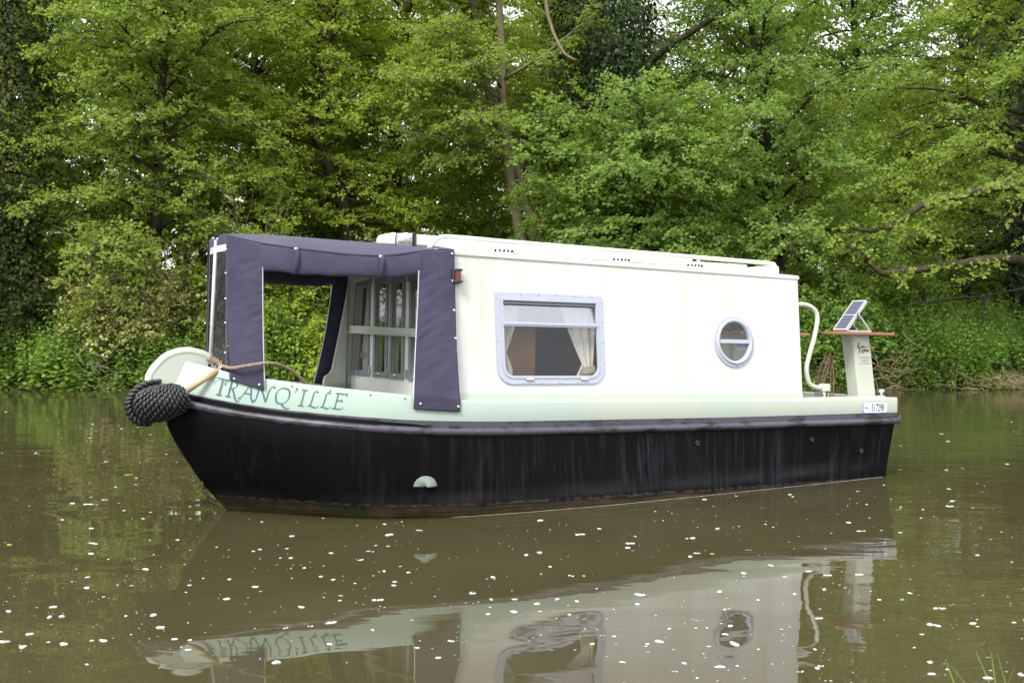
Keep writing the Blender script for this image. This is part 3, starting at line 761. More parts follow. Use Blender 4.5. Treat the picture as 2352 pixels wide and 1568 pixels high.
st = t.noise(1.0, 5, 0.6, t.mapped((9, 9, 0.7)))
col = t.mix(t.ramp(st, [(0.55, 0.0), (0.8, 0.3)]), col, (0.344, 0.344, 0.267, 1))
t.set(color=col, rough=0.4, coat=0.1)
M['mint'] = t.m
# black hull: dull tar paint with grey runs, scuffs, and a slimy brown waterline
t = NT('black_hull_paint')
P_ = t.sep(); x_, y_, z_ = P_[0], P_[1], P_[2]
v1 = t.noise(1.0, 6, 0.7, t.mapped((22, 14, 0.8)))
v2 = t.noise(1.0, 4, 0.6, t.mapped((3.0, 2.0, 0.9), loc=(7, 3, 1)))
v3 = t.noise(1.0, 3, 0.5, t.mapped((0.7, 0.7, 1.5), loc=(2, 5, 0)))
runs = t.math('MULTIPLY', t.ramp(v1, [(0.48, 0.0), (0.75, 1.0)]), t.ramp(v2, [(0.38, 0.0), (0.66, 1.0)]))
runs = t.math('MULTIPLY', runs, t.ramp(t.math('MULTIPLY', t.math('ADD', x_, 2.0), 0.16), [(0.18, 0.18), (0.5, 1.0)]))
col = t.mix(t.math('MULTIPLY', runs, 0.75), t.ramp(v3, [(0.3, (0.0028, 0.0028, 0.0034, 1)), (0.7, (0.0055, 0.0055, 0.0065, 1))]), (0.060, 0.062, 0.075, 1))
scuff = t.ramp(t.noise(1.0, 5, 0.75, t.mapped((6, 6, 46), loc=(1, 1, 3))), [(0.70, 0.0), (0.78, 0.5)])
col = t.mix(t.math('MULTIPLY', scuff, t.ramp(v2, [(0.5, 0.0), (0.7, 1.0)])), col, (0.22, 0.22, 0.23, 1))
# height above the true water plane (the boat sits bow up)
wlh = t.math('SUBTRACT', z_, t.math('MULTIPLY', x_, 0.0183))
wv = t.math('ADD', wlh, t.math('MULTIPLY', t.math('SUBTRACT', t.noise(9, 4), 0.5), 0.035))
lev = t.math('ADD', wv, t.math('MULTIPLY', t.math('SUBTRACT', x_, 0.6), 0.022))
slime = t.ramp(t.math('MULTIPLY', lev, 5.0), [(0.22, 1.0), (0.36, 0.0)])
scol = t.mix(t.ramp(t.noise(4.0, 5, 0.7), [(0.42, 0.0), (0.6, 1.0)]), (0.052, 0.034, 0.022, 1), (0.022, 0.027, 0.009, 1))
lines = t.ramp(t.noise(1.0, 3, 0.6, t.mapped((2, 2, 70))), [(0.4, 0.6), (0.65, 1.25)])
col = t.mix(slime, col, t.mix(1.0, scol, lines, 'MULTIPLY'))
drip = t.ramp(t.math('MULTIPLY', lev, 5.0), [(0.30, 0.0), (0.36, 0.5), (0.42, 0.0)])
col = t.mix(t.math('MULTIPLY', drip, t.ramp(t.noise(20, 4), [(0.4, 0), (0.6, 1)])), col, (0.10, 0.085, 0.06, 1))
dust = t.ramp(t.math('MULTIPLY', wlh, 2.2), [(0.12, 0.0), (0.22, 0.55), (0.42, 0.0)])
col = t.mix(t.math('MULTIPLY', dust, t.ramp(t.noise(3.0, 4), [(0.4, 0.1), (0.7, 0.7)])), col, (0.05, 0.05, 0.055, 1))
t.set(color=col, rough=t.ramp(v2, [(0.3, 0.26), (0.7, 0.45)]), spec=0.05, normal=t.bump(t.math('ADD', t.noise(1.2, 2), t.math('MULTIPLY', t.noise(60, 4), 0.04)), 0.25, 0.03))
M['hull'] = t.m
t = NT('worn_rubbing_rail')
n = t.noise(1.0, 5, 0.7, t.mapped((3.2, 3.2, 9))); n2 = t.noise(1.0, 5, 0.7, t.mapped((9, 9, 40)))
worn = t.ramp(n, [(0.50, 1.0), (0.60, 0.0)])
col = t.mix(worn, (0.010, 0.010, 0.012, 1), (0.062, 0.059, 0.076, 1))
t.set(color=t.mix(t.ramp(n2, [(0.6, 0.0), (0.75, 0.4)]), col, (0.10, 0.096, 0.115, 1)), rough=0.42, spec=0.5)
M['rail'] = t.m
M['alu'] = simple('grey_window_frame', (0.40, 0.425, 0.505, 1), 0.42, 0.1, var=0.03, scale=20)
M['doorframe'] = simple('dull_grey_frame', (0.20, 0.22, 0.245, 1), 0.55, 0.1, var=0.08, scale=20)
M['chrome'] = simple('chrome', (0.72, 0.72, 0.74, 1), 0.12, 1.0, var=0.05)
M['steel'] = simple('dull_steel', (0.42, 0.41, 0.40, 1), 0.38, 0.9, var=0.15)
M['black_plastic'] = simple('black_plastic', (0.018, 0.018, 0.022, 1), 0.45, var=0.2)
M['dark_hole'] = simple('dark_opening', (0.006, 0.006, 0.006, 1), 0.8)
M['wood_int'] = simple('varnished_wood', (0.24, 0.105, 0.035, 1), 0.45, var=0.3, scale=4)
M['shade_int'] = simple('cabin_shade_brown', (0.035, 0.024, 0.014, 1), 0.7, var=0.3, scale=3)  # dark brown standing in for the unlit depth of the cabin
M['teak'] = simple('red_brown_timber', (0.33, 0.135, 0.075, 1), 0.6, var=0.15, scale=18, bump=0.2)
M['bamboo'] = simple('tan_hose', (0.41, 0.30, 0.155, 1), 0.5, var=0.12, scale=9)
M['curtain'] = simple('white_curtain', (0.72, 0.70, 0.68, 1), 0.9, spec=0.1, var=0.04)
M['tie'] = simple('beige_tieback', (0.45, 0.37, 0.24, 1), 0.9, var=0.1)
M['letter'] = simple('teal_lettering', (0.045, 0.145, 0.165, 1), 0.5, var=0.08)
M['ink'] = simple('plate_ink', (0.02, 0.02, 0.028, 1), 0.5)
M['plate'] = simple('white_plate', (0.72, 0.74, 0.80, 1), 0.35, var=0.03)
M['blueink'] = simple('blue_print', (0.25, 0.28, 0.55, 1), 0.5)
M['brown_print'] = simple('brown_print', (0.15, 0.10, 0.055, 1), 0.6)
M['brown_print_pale'] = simple('pale_brown_print', (0.33, 0.27, 0.20, 1), 0.6)
def rope_mat(name, c, c2):
    t = NT(name)
    w = t.noise(60, 3)
    t.set(color=t.ramp(w, [(0.3, c2), (0.7, c)]), rough=0.9, spec=0.15, normal=t.bump(t.noise(160, 3), 0.5, 0.003))
    return t.m
M['rope'] = rope_mat('hemp_rope', (0.34, 0.27, 0.18, 1), (0.17, 0.13, 0.085, 1))
M['rope_brown'] = rope_mat('brown_rope', (0.26, 0.18, 0.12, 1), (0.11, 0.075, 0.05, 1))
M['fender'] = rope_mat('black_fender_rope', (0.022, 0.022, 0.026, 1), (0.010, 0.010, 0.012, 1))
M['fender'].node_tree.nodes['Principled BSDF'].inputs['Roughness'].default_value = 0.42
M['fender'].node_tree.nodes['Principled BSDF'].inputs['Specular IOR Level'].default_value = 0.55
# canvas: woven navy cloth, a little faded
t = NT('navy_canvas')
n = t.noise(2.5, 4, 0.6); wv = t.noise(420, 2)
wr = t.noise(1.0, 5, 0.6, t.mapped((4, 4, 15)), 1.2)
t.set(color=t.ramp(n, [(0.3, (0.043, 0.040, 0.070, 1)), (0.7, (0.062, 0.058, 0.096, 1))]), rough=0.85, spec=0.15, sheen=0.08,
      normal=t.bump(wr, 0.16, 0.02, t.bump(wv, 0.15, 0.002)))
M['canvas'] = t.m
M['canvas_dark'] = simple('dark_binding', (0.018, 0.017, 0.030, 1), 0.85, var=0.2)
M['zip'] = simple('zip_tape', (0.45, 0.45, 0.47, 1), 0.5, 0.3)
def glass_mat(name, tint, glossc=(0.9, 0.9, 0.95, 1), ior=1.5, wav=0.0):
    t = NT(name); t.n.remove(t.p)
    tr = t.n.new('ShaderNodeBsdfTransparent'); tr.inputs[0].default_value = tint
    gl = t.n.new('ShaderNodeBsdfGlossy'); gl.inputs['Color'].default_value = glossc; gl.inputs['Roughness'].default_value = 0.015
    fr = t.n.new('ShaderNodeLayerWeight'); fr.inputs[0].default_value = 0.5
    f0 = ((ior - 1) / (ior + 1)) ** 2
    if wav:
        b = t.bump(t.noise(14, 3, 0.5, t.mapped((1.6, 1, 1)), 1.5), wav, 0.01); t.l.new(b, gl.inputs['Normal']); t.l.new(b, fr.inputs['Normal'])
    fac = t.math('ADD', t.math('MULTIPLY', t.math('POWER', fr.outputs['Facing'], 5.0), 1 - f0), f0)
    mx = t.n.new('ShaderNodeMixShader'); t.l.new(fac, mx.inputs[0]); t.l.new(tr.outputs[0], mx.inputs[1]); t.l.new(gl.outputs[0], mx.inputs[2])
    t.l.new(mx.outputs[0], t.out.inputs[0]); return t.m
M['glass'] = glass_mat('window_glass', (0.86, 0.86, 0.84, 1), ior=1.4)
M['glass_top'] = glass_mat('hopper_glass', (0.78, 0.78, 0.80, 1), ior=3.0, wav=0.25)
t = NT('dusty_vinyl'); t.set(color=t.ramp(t.noise(25, 5, 0.8), [(0.5, (0.02, 0.024, 0.022, 1)), (0.85, (0.3, 0.3, 0.3, 1))]), rough=0.12, alpha=t.ramp(t.noise(40, 6, 0.8), [(0.4, 0.35), (0.75, 0.85)]), spec=0.5)
M['vinyl'] = t.m
t = NT('solar_cells')
bk = t.n.new('ShaderNodeTexBrick'); bk.offset = 0; bk.inputs['Scale'].default_value = 1.0
bk.inputs['Color1'].default_value = (0.028, 0.028, 0.055, 1); bk.inputs['Color2'].default_value = (0.034, 0.034, 0.065, 1); bk.inputs['Mortar'].default_value = (0.07, 0.07, 0.10, 1)
bk.inputs['Mortar Size'].default_value = 0.002; bk.inputs['Brick Width'].default_value = 0.03; bk.inputs['Row Height'].default_value = 0.045
t.l.new(t.co(), bk.inputs['Vector'])
t.set(color=bk.outputs[0], rough=0.18, spec=0.6)
M['solar'] = t.m

# ---- hull
def hull_rows(sgn):
    P = []
    TT = np.linspace(0, 1, 90) ** 1.35
    for fz in np.linspace(0, 1, 13):
        row = []
        z0 = -0.25 + (0.82 + 0.25) * fz
        us_ = float(ust(z0)); ue = 4.09 + 0.07 * fz
        for tt in TT:
            u = us_ + (ue - us_) * tt
            z = -0.25 + (float(zb(u)) - 0.004 + 0.25) * fz
            if tt == 0: z = z0 if fz < 1 else float(zb(us_)) - 0.004
            d = u - us_
            w = min(1, max(0, z / 0.63))
            hw = (1 - w) * float(_w(d)) + w * float(_g(d - 1.66))
            if z < 0: hw *= 1 + 0.10 * z / 0.25
            row.append((u, sgn * max(hw, 0.012), z))
        P.append(row)
    return P
mb = MB(); Pn = hull_rows(-1); Pf = hull_rows(1)
mb.grid(Pn); mb.grid(Pf[::-1])
tr_n = [r[-1] for r in Pn]; tr_f = [r[-1] for r in Pf]
mb.grid([tr_n, tr_f])                                   # transom
mb.grid([[r[0] for r in Pf], [r[0] for r in Pn]])         # stem bar
mb.grid([Pn[0], Pf[0]])                                 # bottom
hull = mb.build('hull', M['hull'], boat, auto=35)
US = np.concatenate([np.linspace(-1.655, -0.2, 60), np.linspace(-0.17, 4.16, 60)])
for sgn in (-1, 1):
    pts = [(u, sgn * (float(G(u)) + 0.010), float(zb(u)) - 0.072) for u in US]
    o = MB().tube(pts, 0.028, 10).build('rubbing_rail', M['rail'], boat, True)
    # flat wear band between rail and gunwale
    prof = lambda u: [(float(G(u)) + 0.006, float(zb(u)) - 0.045), (float(G(u)) + 0.006, float(zb(u)) - 0.002)]
    MB().grid([[(u, sgn * a, b) for a, b in (prof(u) if sgn > 0 else prof(u)[::-1])] for u in US]).build('wear_band', M['rail'], boat, True)
MB().tube([(4.175, y, 0.56) for y in np.linspace(-1.04, 1.04, 12)], 0.031, 10).build('rubbing_rail', M['rail'], boat, True)
# gunwale / bulwark
for sgn in (-1, 1):
    P = []
    for u in US:
        g, a, b = float(G(u)), float(zb(u)), float(zt(u))
        th = min(0.05, g * 0.6)
        inner = 0.42 if g > 0.3 else a
        pr = [(g + 0.004, a - 0.003), (g + 0.006, a + 0.02), (g + 0.006, b - 0.014), (g + 0.002, b - 0.004), (g - 0.008, b), (g - th + 0.006, b), (g - th, b - 0.006), (g - th, (b + a) / 2), (max(g - th, 0.004), inner)]
        P.append([(u + 0.085 * max(0, 1 - (u + 1.655) / 0.35) * min(1, max(0, (z - a) / (b - a))), sgn * y, z) for y, z in (pr if sgn < 0 else pr[::-1])])
    MB().grid(P).build('gunwale', M['mint'], boat, auto=50)
    # side deck beside the cabin
    P = [[(u, sgn * (float(G(u)) - 0.045), float(zt(u)) - 0.002), (u, sgn * 0.88, float(zt(u)) + 0.004)] for u in np.linspace(-0.12, 4.16, 30)]
    if sgn > 0: P = [r[::-1] for r in P]
    P1 = [r for r in P if r[0][0] < 3.3]
    MB().grid(P1).build('side_deck', M['mint'], boat)
# transom top and stern deck
def slab(a, b): return MB().box(a, b)
slab((4.10, -1.03, 0.628), (4.166, 1.03, 0.756)).build('transom_gunwale', M['mint'], boat, bevel=0.008)
slab((3.18, -0.98, 0.40), (4.11, 0.98, 0.44)).build('stern_deck', M['cream'], boat)
MB().grid([[(u, s * (float(G(u)) - 0.045), 0.42) for s in (-1, 0, 1)] for u in np.linspace(-1.03, 0.0, 14)]).build('well_deck', M['cream'], boat)
P = [[(u, -float(G(u)) + 0.03, float(zt(u)) - 0.05), (u, 0, float(zt(u)) - 0.03), (u, float(G(u)) - 0.03, float(zt(u)) - 0.05)] for u in np.linspace(-1.47, -1.02, 16)]
MB().grid(P).build('foredeck', M['mint'], boat, True)
MB().grid([[(-1.02, -0.52, 0.38), (-1.02, 0.52, 0.38)], [(-1.02, -0.53, 0.84), (-1.02, 0.53, 0.84)]]).build('foredeck_step', M['cream'], boat)
# inner lockers along the bow well, pale green tops
for sgn in (-1, 1):
    P = [[(u, sgn * 0.66, 0.42), (u, sgn * 0.66, 0.755), (u, sgn * (float(G(u)) - 0.052), 0.755)] for u in np.linspace(-0.55, -0.03, 8)]
    MB().grid(P).build('well_locker', M['green'], boat)
# rounded stem plate at the bow
def prism(outline, fn, th, name, mat, parent, bevel=0.0, smooth=False):
    n = len(outline)
    vs = [fn(a, b, th / 2) for a, b in outline] + [fn(a, b, -th / 2) for a, b in outline]
    fs = [tuple(range(n)), tuple(range(2 * n - 1, n - 1, -1))] + [(i, n + i, n + (i + 1) % n, (i + 1) % n) for i in range(n)]
    return MB().add(vs, fs).build(name, mat, parent, bevel=bevel, auto=40)
ol = curve_pts([(-1.66, 0.62, 0), (-1.755, 0.72, 0), (-1.797, 0.86, 0), (-1.785, 0.93, 0), (-1.711, 1.019, 0), (-1.64, 1.058, 0), (-1.554, 1.073, 0), (-1.47, 1.058, 0), (-1.406, 1.03, 0), (-1.34, 0.97, 0), (-1.33, 0.90, 0)], 44)[:, :2].tolist() + [(-1.5, 0.80), (-1.62, 0.64)]
sp = prism(ol, lambda a, b, o: (a, o, b), 0.05, 'stem_plate', M['cream'], boat, bevel=0.012)
rim = [(a, 0, b) for a, b in ol[2:38]]
MB().tube(rim, 0.031, 8, flat=1.0).build('stem_rim', M['cream'], sp, True)
# half moon outlet, skin fittings
def skin_pt(u, z):
    us_ = float(ust(z)); d = u - us_; w = min(1, max(0, z / 0.63))
    return -((1 - w) * float(_w(d)) + w * float(_g(d - 1.66)))
y0 = skin_pt(-0.22, 0.24)
mb = MB(); P = []
for i in range(9):
    a = math.pi * i / 8
    P.append([(-0.225 + 0.078 * math.cos(a) * s, skin_pt(-0.225 + 0.062 * math.cos(a), 0.22 + 0.062 * math.sin(a)) - 0.016 - 0.028 * (1 - s * s), 0.214 + 0.070 * math.sin(a) * s) for s in (0.0, 0.4, 0.75, 1.0)])
M['cowl'] = simple('weathered_cowl', (0.15, 0.185, 0.16, 1), 0.5)
mb.grid(P).build('outlet_cowl', M['cowl'], boat, True)
for u, z in ((2.007, 0.435), (3.197, 0.427), (3.778, 0.312)):
    y = skin_pt(u, z)
    f_ = MB().torus((u, y - 0.006, z), (0, 1, 0), 0.017, 0.005, 16, 6).build('skin_fitting', M['black_plastic'], boat, True)
    MB().disc((u, y - 0.003, z), (0, 1, 0), 0.017, 0.006, 12).build('outlet_hole', M['dark_hole'], f_)

# ---- cabin
TUMB = 0.107
def cy(z): return 0.93 - (z - 0.76) * TUMB
NV = Vector((0, -1, TUMB)).normalized()
def wall(a, b, off=0.0): return tuple(Vector((a, -cy(b), b)) + NV * off)
def wall_far(a, b, off=0.0): return (a, cy(b) + off, b)
def panel(name, outer, holes, fn, th, mat, parent, off=0.0, auto=30, bevel=0.0):
    """flat plate with openings, given thickness"""
    loops = [outer] + holes
    flat = [p for l in loops for p in l]
    tris = tessellate_polygon([[Vector((p[0], p[1], 0)) for p in l] for l in loops])
    n = len(flat)
    vs = [fn(a, b, off) for a, b in flat] + [fn(a, b, off - th) for a, b in flat]
    fs = [tuple(tr) for tr in tris] + [tuple(n + i for i in tr[::-1]) for tr in tris]
    base = 0
    for l in loops:
        m = len(l)
        fs += [(base + i, base + (i + 1) % m, n + base + (i + 1) % m, n + base + i) for i in range(m)]
        base += m
    me = bpy.data.meshes.new(name)
    me.from_pydata([tuple(v) for v in vs], [], fs); me.update()
    bm = bmesh.new(); bm.from_mesh(me); bmesh.ops.recalc_face_normals(bm, faces=bm.faces[:]); bm.to_mesh(me); bm.free()
    o = link_mesh(name, me, mat, parent)
    me.polygons.foreach_set('use_smooth', [True] * len(me.polygons)); me.set_sharp_from_angle(angle=R(auto))
    return o
def rrect(x0, x1, z0, z1, rb, rt=0.004, n=8):
    pts = []
    for (cx_, cz_, r, a0) in ((x1 - rb, z0 + rb, rb, -90), (x1 - rt, z1 - rt, rt, 0), (x0 + rt, z1 - rt, rt, 90), (x0 + rb, z0 + rb, rb, 180)):
        for i in range(n + 1):
            a = R(a0 + 90 * i / n); pts.append((cx_ + r * math.cos(a), cz_ + r * math.sin(a)))
    return pts
def circ(cx_, cz_, r, n=40): return [(cx_ + r * math.cos(2 * math.pi * i / n), cz_ + r * math.sin(2 * math.pi * i / n)) for i in range(n)]
ZR = lambda u: 1.79 - 0.0119 * u
zbase = lambda u: float(zt(u)) - 0.02
sweep = [(-0.085, 1.70), (-0.11, 1.48), (-0.145, 1.24), (-0.195, 0.93), (-0.215, 0.895), (-0.25, 0.875), (-0.262, 0.835), (-0.262, 0.77)]
side_outline = [(3.175, zbase(3.1)), (3.20, 1.751), (1.6, ZR(1.6)), (0.0, ZR(0)), (-0.07, ZR(0))] + sweep
WX0, WX1, WZ0, WZ1 = 0.385, 1.205, 0.915, 1.485
win_hole = rrect(WX0, WX1, WZ0, WZ1, 0.085, 0.01)
PC = (2.482, 1.203)
near_wall = panel('cabin_side', side_outline, [win_hole, circ(*PC, 0.17)], wall, 0.035, M['white'], boat)
far_wall = panel('cabin_side', side_outline, [], wall_far, 0.035, M['white'], boat)
panel('stripe', [(-0.262, 0.772), (3.176, 0.745), (3.176, 0.787), (-0.24, 0.822)], [], wall, 0.006, M['green'], near_wall, off=0.0045)
panel('stripe', [(-0.262, 0.772), (3.176, 0.745), (3.176, 0.787), (-0.24, 0.822)], [], lambda a, b, o: (a, cy(b) - 0.038 - o, b), 0.006, M['green'], far_wall, off=0.0045)
# roof
P = []
for u in np.linspace(-0.09, 3.21, 24):
    row = []
    for y in np.linspace(-1, 1, 21):
        z = ZR(u) + 0.058 * (1 - y * y)
        row.append((u, y * 0.826, z + 0.004))
    zz = ZR(u)
    row = [(u, -0.815, zz - 0.03), (u, -0.834, zz - 0.024), (u, -0.835, zz - 0.004)] + row + [(u, 0.835, zz - 0.004), (u, 0.834, zz - 0.024), (u, 0.815, zz - 0.03)]
    P.append(row)
roof = MB().grid([r[::-1] for r in P]).build('roof', M['roof'], boat, auto=40)
for uu in (-0.09, 3.21):                                  # close the roof ends
    k = 0 if uu < 0 else -1
    top = P[k][3:-3]
    MB().grid([[(p[0], p[1], ZR(uu) - 0.03) for p in top], top]).build('roof_end', M['roof'], roof)
# bulkheads
def bh(u): return lambda a, b, off=0.0: (u - off, a, b)
arch = lambda u, ins=0.0: [(-(cy(0.5)) + ins, 0.42), (cy(0.5) - ins, 0.42), (cy(1.74) - ins, 1.74)] + [(y, ZR(u) + 0.05 * (1 - (y / 0.82) ** 2) - 0.012) for y in np.linspace(0.78, -0.78, 15)] + [(-cy(1.74) + ins, 1.74)]
DW = [[(0.880, 0.885), (0.470, 0.885), (0.470, 1.648), (0.770, 1.628)], [(0.382, 0.885), (0.100, 0.885), (0.100, 1.648), (0.372, 1.648)], [(0.060, 0.882), (-0.210, 0.882), (-0.210, 1.645), (0.045, 1.645)], [(-0.300, 0.882), (-0.560, 0.882), (-0.560, 1.645), (-0.300, 1.645)]]
def inset(poly, d):
    cx_ = sum(p[0] for p in poly) / len(poly); cz_ = sum(p[1] for p in poly) / len(poly)
    w = max(p[0] for p in poly) - cx_; h = max(p[1] for p in poly) - cz_
    return [(cx_ + (a - cx_) * (1 - d / w), cz_ + (b - cz_) * (1 - d / h)) for a, b in poly]
fb = panel('front_bulkhead', arch(0.0, 0.036), [inset(p, 0.045) for p in DW], bh(-0.02), 0.03, M['door'], boat)
LE = [(0.905, 0.452), (0.446, 0.082), (0.076, -0.262), (-0.268, -0.60)]
for (a, b), w in zip(LE, DW):
    top = 1.69 if a < 0.9 else 1.69
    outl = [(a - 0.02 if a > 0.9 else a, 0.44), (b, 0.44), (b, top), (a if a < 0.9 else 0.80, top if a < 0.9 else 1.675)]
    lf = panel('front_door', outl, [inset(w, 0.04)], bh(-0.022), 0.016, M['door'], boat, off=0.018)
    panel('window_frame', w, [inset(w, 0.044)], bh(-0.04), 0.012, M['doorframe'], lf, off=0.012)
    iw = inset(w, 0.042)
    panel('window_pane', iw, [], bh(-0.036), 0.004, M['glass'], lf)
    mx_ = (w[0][0] + w[1][0]) / 2
    h_ = MB().box((-0.060, mx_ - 0.022, 0.900), (-0.052, mx_ + 0.022, 0.916)); h_.tube([(-0.058, mx_ - 0.016, 0.914), (-0.070, mx_ - 0.008, 0.922), (-0.070, mx_ + 0.008, 0.922), (-0.058, mx_ + 0.016, 0.914)], 0.005, 6)
    h_.build('window_catch', M['chrome'], lf)
    for zz in (0.93, 1.63):
        hb = MB().box((-0.054, b - 0.012, zz - 0.03), (-0.040, b + 0.010, zz + 0.03)); hb.tube([(-0.052, b, zz - 0.034), (-0.052, b, zz + 0.034)], 0.006, 6)
        hb.build('hinge', M['steel'], lf)
# security bar across the doors, padlock on its end
bar = MB().hexa([(-0.108, -0.62, 1.196), (-0.083, -0.62, 1.196), (-0.083, 0.90, 1.228), (-0.108, 0.90, 1.228), (-0.108, -0.62, 1.204), (-0.083, -0.62, 1.204), (-0.083, 0.90, 1.236), (-0.108, 0.90, 1.236)]); bar.hexa([(-0.083, -0.62, 1.205), (-0.078, -0.62, 1.205), (-0.078, 0.90, 1.235), (-0.083, 0.90, 1.235), (-0.083, -0.62, 1.255), (-0.078, -0.62, 1.255), (-0.078, 0.90, 1.29), (-0.083, 0.90, 1.29)])
bar = bar.build('security_bar', M['cream'], boat, bevel=0.003)
pl = MB().box((-0.115, 0.905, 1.215), (-0.085, 0.955, 1.255)); pl.build('padlock', M['teak'], bar, bevel=0.006)
MB().torus((-0.10, 0.925, 1.262), (1, 0, 0), 0.016, 0.004, 14, 6).build('padlock_shackle', M['chrome'], bar, True)
hd = MB().tube([(-0.05, 0.86, 0.82), (-0.085, 0.855, 0.815), (-0.085, 0.84, 0.74)], [0.008, 0.008, 0.006], 8); hd.ball((-0.085, 0.84, 0.735), 0.013)
hd.build('door_handle', M['chrome'], fb, True)
MB().grid([[(0.12, y, 0.45) for y in np.linspace(0.85, -0.7, 4)], [(0.12, y, 1.74) for y in np.linspace(0.8, -0.7, 4)]]).build('cabin_backing', M['shade_int'], boat)  # dark sheet behind the door panes, interior shade put into its colour
# curtains in the doors
def curtain(name, top, bot, n=14, amp=0.012, mat=None, parent=None, pinch=0.72, ax=0):
    """gathered cloth from a top edge (a0,a1,z) to a bottom edge, pinched by a tie-back"""
    (a0, a1, z1), (b0, b1, z0), o0 = top, bot, 0
    P = []
    for i in range(n + 1):
        f = i / n; z = z1 + (z0 - z1) * f
        row = []
        fp = f / pinch if f < pinch else 1 - 0.35 * math.sin((f - pinch) / (1 - pinch) * 1.6)
        fp = fp ** 1.3 if f < pinch else fp
        for j in range(25):
            g = j / 24
            a = (a0 + (a1 - a0) * g) * (1 - fp) + (b0 + (b1 - b0) * g) * fp
            row.append((a, z, amp * math.sin(g * 19 + 0.6 * math.sin(f * 3)) * (1 - 0.4 * fp)))
        P.append(row)
    return P
for (a0, a1), (b0, b1) in (((0.70, 0.60), (0.80, 0.60)),):
    P = curtain('c', (a0, a1, 1.66), (b0, b1, 0.86))
    fn = lambda p: (0.020 + 0.7 * p[2], p[0], p[1])
    cu = MB().grid([[fn(p) for p in r] for r in P]).build('door_curtain', M['curtain'], fb, True)
    MB().box((0.006, min(b0, b1) - 0.01, 1.02), (0.036, max(b0, b1) + 0.01, 1.075)).build('tieback', M['tie'], cu, bevel=0.01)
# aft bulkhead with the open doorway
panel('aft_bulkhead', arch(3.19, 0.036), [[(-0.5, 0.47), (0.42, 0.47), (0.42, 1.70), (-0.5, 1.70)]], lambda a, b, off=0: (3.185 + off, a, b), 0.03, M['cream'], boat)
# inside of the cabin
slab((0.0, -0.88, 0.36), (3.17, 0.88, 0.40)).build('cabin_floor', M['wood_int'], boat)
MB().grid([[(u, cy(0.4) - 0.045, 0.40) for u in (0.12, 3.15)], [(u, cy(1.76) - 0.045, 1.76) for u in (0.12, 3.15)]]).build('cabin_backing', M['wood_int'], boat)
slab((1.62, 0.0, 0.40), (1.64, 0.80, 1.72)).build('partition', M['wood_int'], boat)
slab((0.20, -0.66, 0.40), (0.80, -0.63, 1.40)).build('cabin_cupboard', M['wood_int'], boat)
slab((0.87, 0.30, 0.40), (1.60, 0.32, 1.74)).build('cabin_backing', M['shade_int'], boat)  # dark sheet painted as the cabin's shaded depth beyond the cupboard
# ---- cabin window
wf = panel('cabin_window', rrect(WX0 - 0.035, WX1 + 0.035, WZ0 - 0.035, WZ1 + 0.035, 0.115, 0.006), [rrect(WX0 + 0.012, WX1 - 0.012, WZ0 + 0.012, WZ1 - 0.012, 0.078, 0.004)], wall, 0.022, M['alu'], boat, off=0.014, bevel=0)
wf['label'] = 'wide two pane window with grey frame and white curtains'
panel('inner_frame', rrect(WX0 + 0.004, WX1 - 0.004, WZ0 + 0.004, WZ1 - 0.004, 0.082, 0.004), [rrect(WX0 + 0.022, WX1 - 0.022, WZ0 + 0.022, WZ1 - 0.022, 0.07, 0.004)], wall, 0.02, M['alu'], wf, off=0.020)
ZM = 1.300
panel('transom_bar', [(WX0 + 0.012, ZM - 0.018), (WX1 - 0.012, ZM - 0.018), (WX1 - 0.012, ZM + 0.012), (WX0 + 0.012, ZM + 0.012)], [], wall, 0.03, M['alu'], wf, off=0.022)
panel('transom_lip', [(WX0 + 0.018, ZM - 0.006), (WX1 - 0.018, ZM - 0.006), (WX1 - 0.018, ZM + 0.005), (WX0 + 0.018, ZM + 0.005)], [], wall, 0.012, M['alu'], wf, off=0.029)
panel('lower_pane', rrect(WX0 + 0.016, WX1 - 0.016, WZ0 + 0.016, ZM - 0.014, 0.074, 0.004), [], wall, 0.004, M['glass'], wf, off=0.0)
hop = lambda a, b, off=0.0: wall(a, b, off - (b - ZM) * 0.15)
panel('hopper_pane', rrect(WX0 + 0.02, WX1 - 0.02, ZM + 0.012, WZ1 - 0.028, 0.004, 0.004), [], hop, 0.004, M['glass_top'], wf, off=0.006)
panel('hopper_rail', [(WX0 + 0.018, WZ1 - 0.045), (WX1 - 0.018, WZ1 - 0.045), (WX1 - 0.018, WZ1 - 0.024), (WX0 + 0.018, WZ1 - 0.024)], [], wall, 0.016, M['doorframe'], wf, off=0.002)
for u in (0.60, 1.055):
    c_ = MB(); c_.hexa([wall(u - 0.034, WZ0 - 0.012, 0.016), wall(u + 0.034, WZ0 - 0.012, 0.016), wall(u + 0.034, WZ0 + 0.008, 0.016), wall(u - 0.034, WZ0 + 0.008, 0.016), wall(u - 0.028, WZ0 - 0.008, 0.03), wall(u + 0.028, WZ0 - 0.008, 0.03), wall(u + 0.028, WZ0 + 0.004, 0.03), wall(u - 0.028, WZ0 + 0.004, 0.03)])
    c_.build('window_catch', M['chrome'], wf, bevel=0.003)
for (u, z) in [(0.55 + 0.15 * i, WZ0 - 0.027) for i in range(5)] + [(WX0 - 0.027, z) for z in (1.03, 1.18, 1.33, 1.47)] + [(WX1 + 0.027, z) for z in (1.03, 1.18, 1.33, 1.47)] + [(0.55 + 0.15 * i, WZ1 + 0.027) for i in range(5)]:
    MB().ball(wall(u, z, 0.0145), 0.0055, 6, 4).build('screw', M['steel'], wf, True)
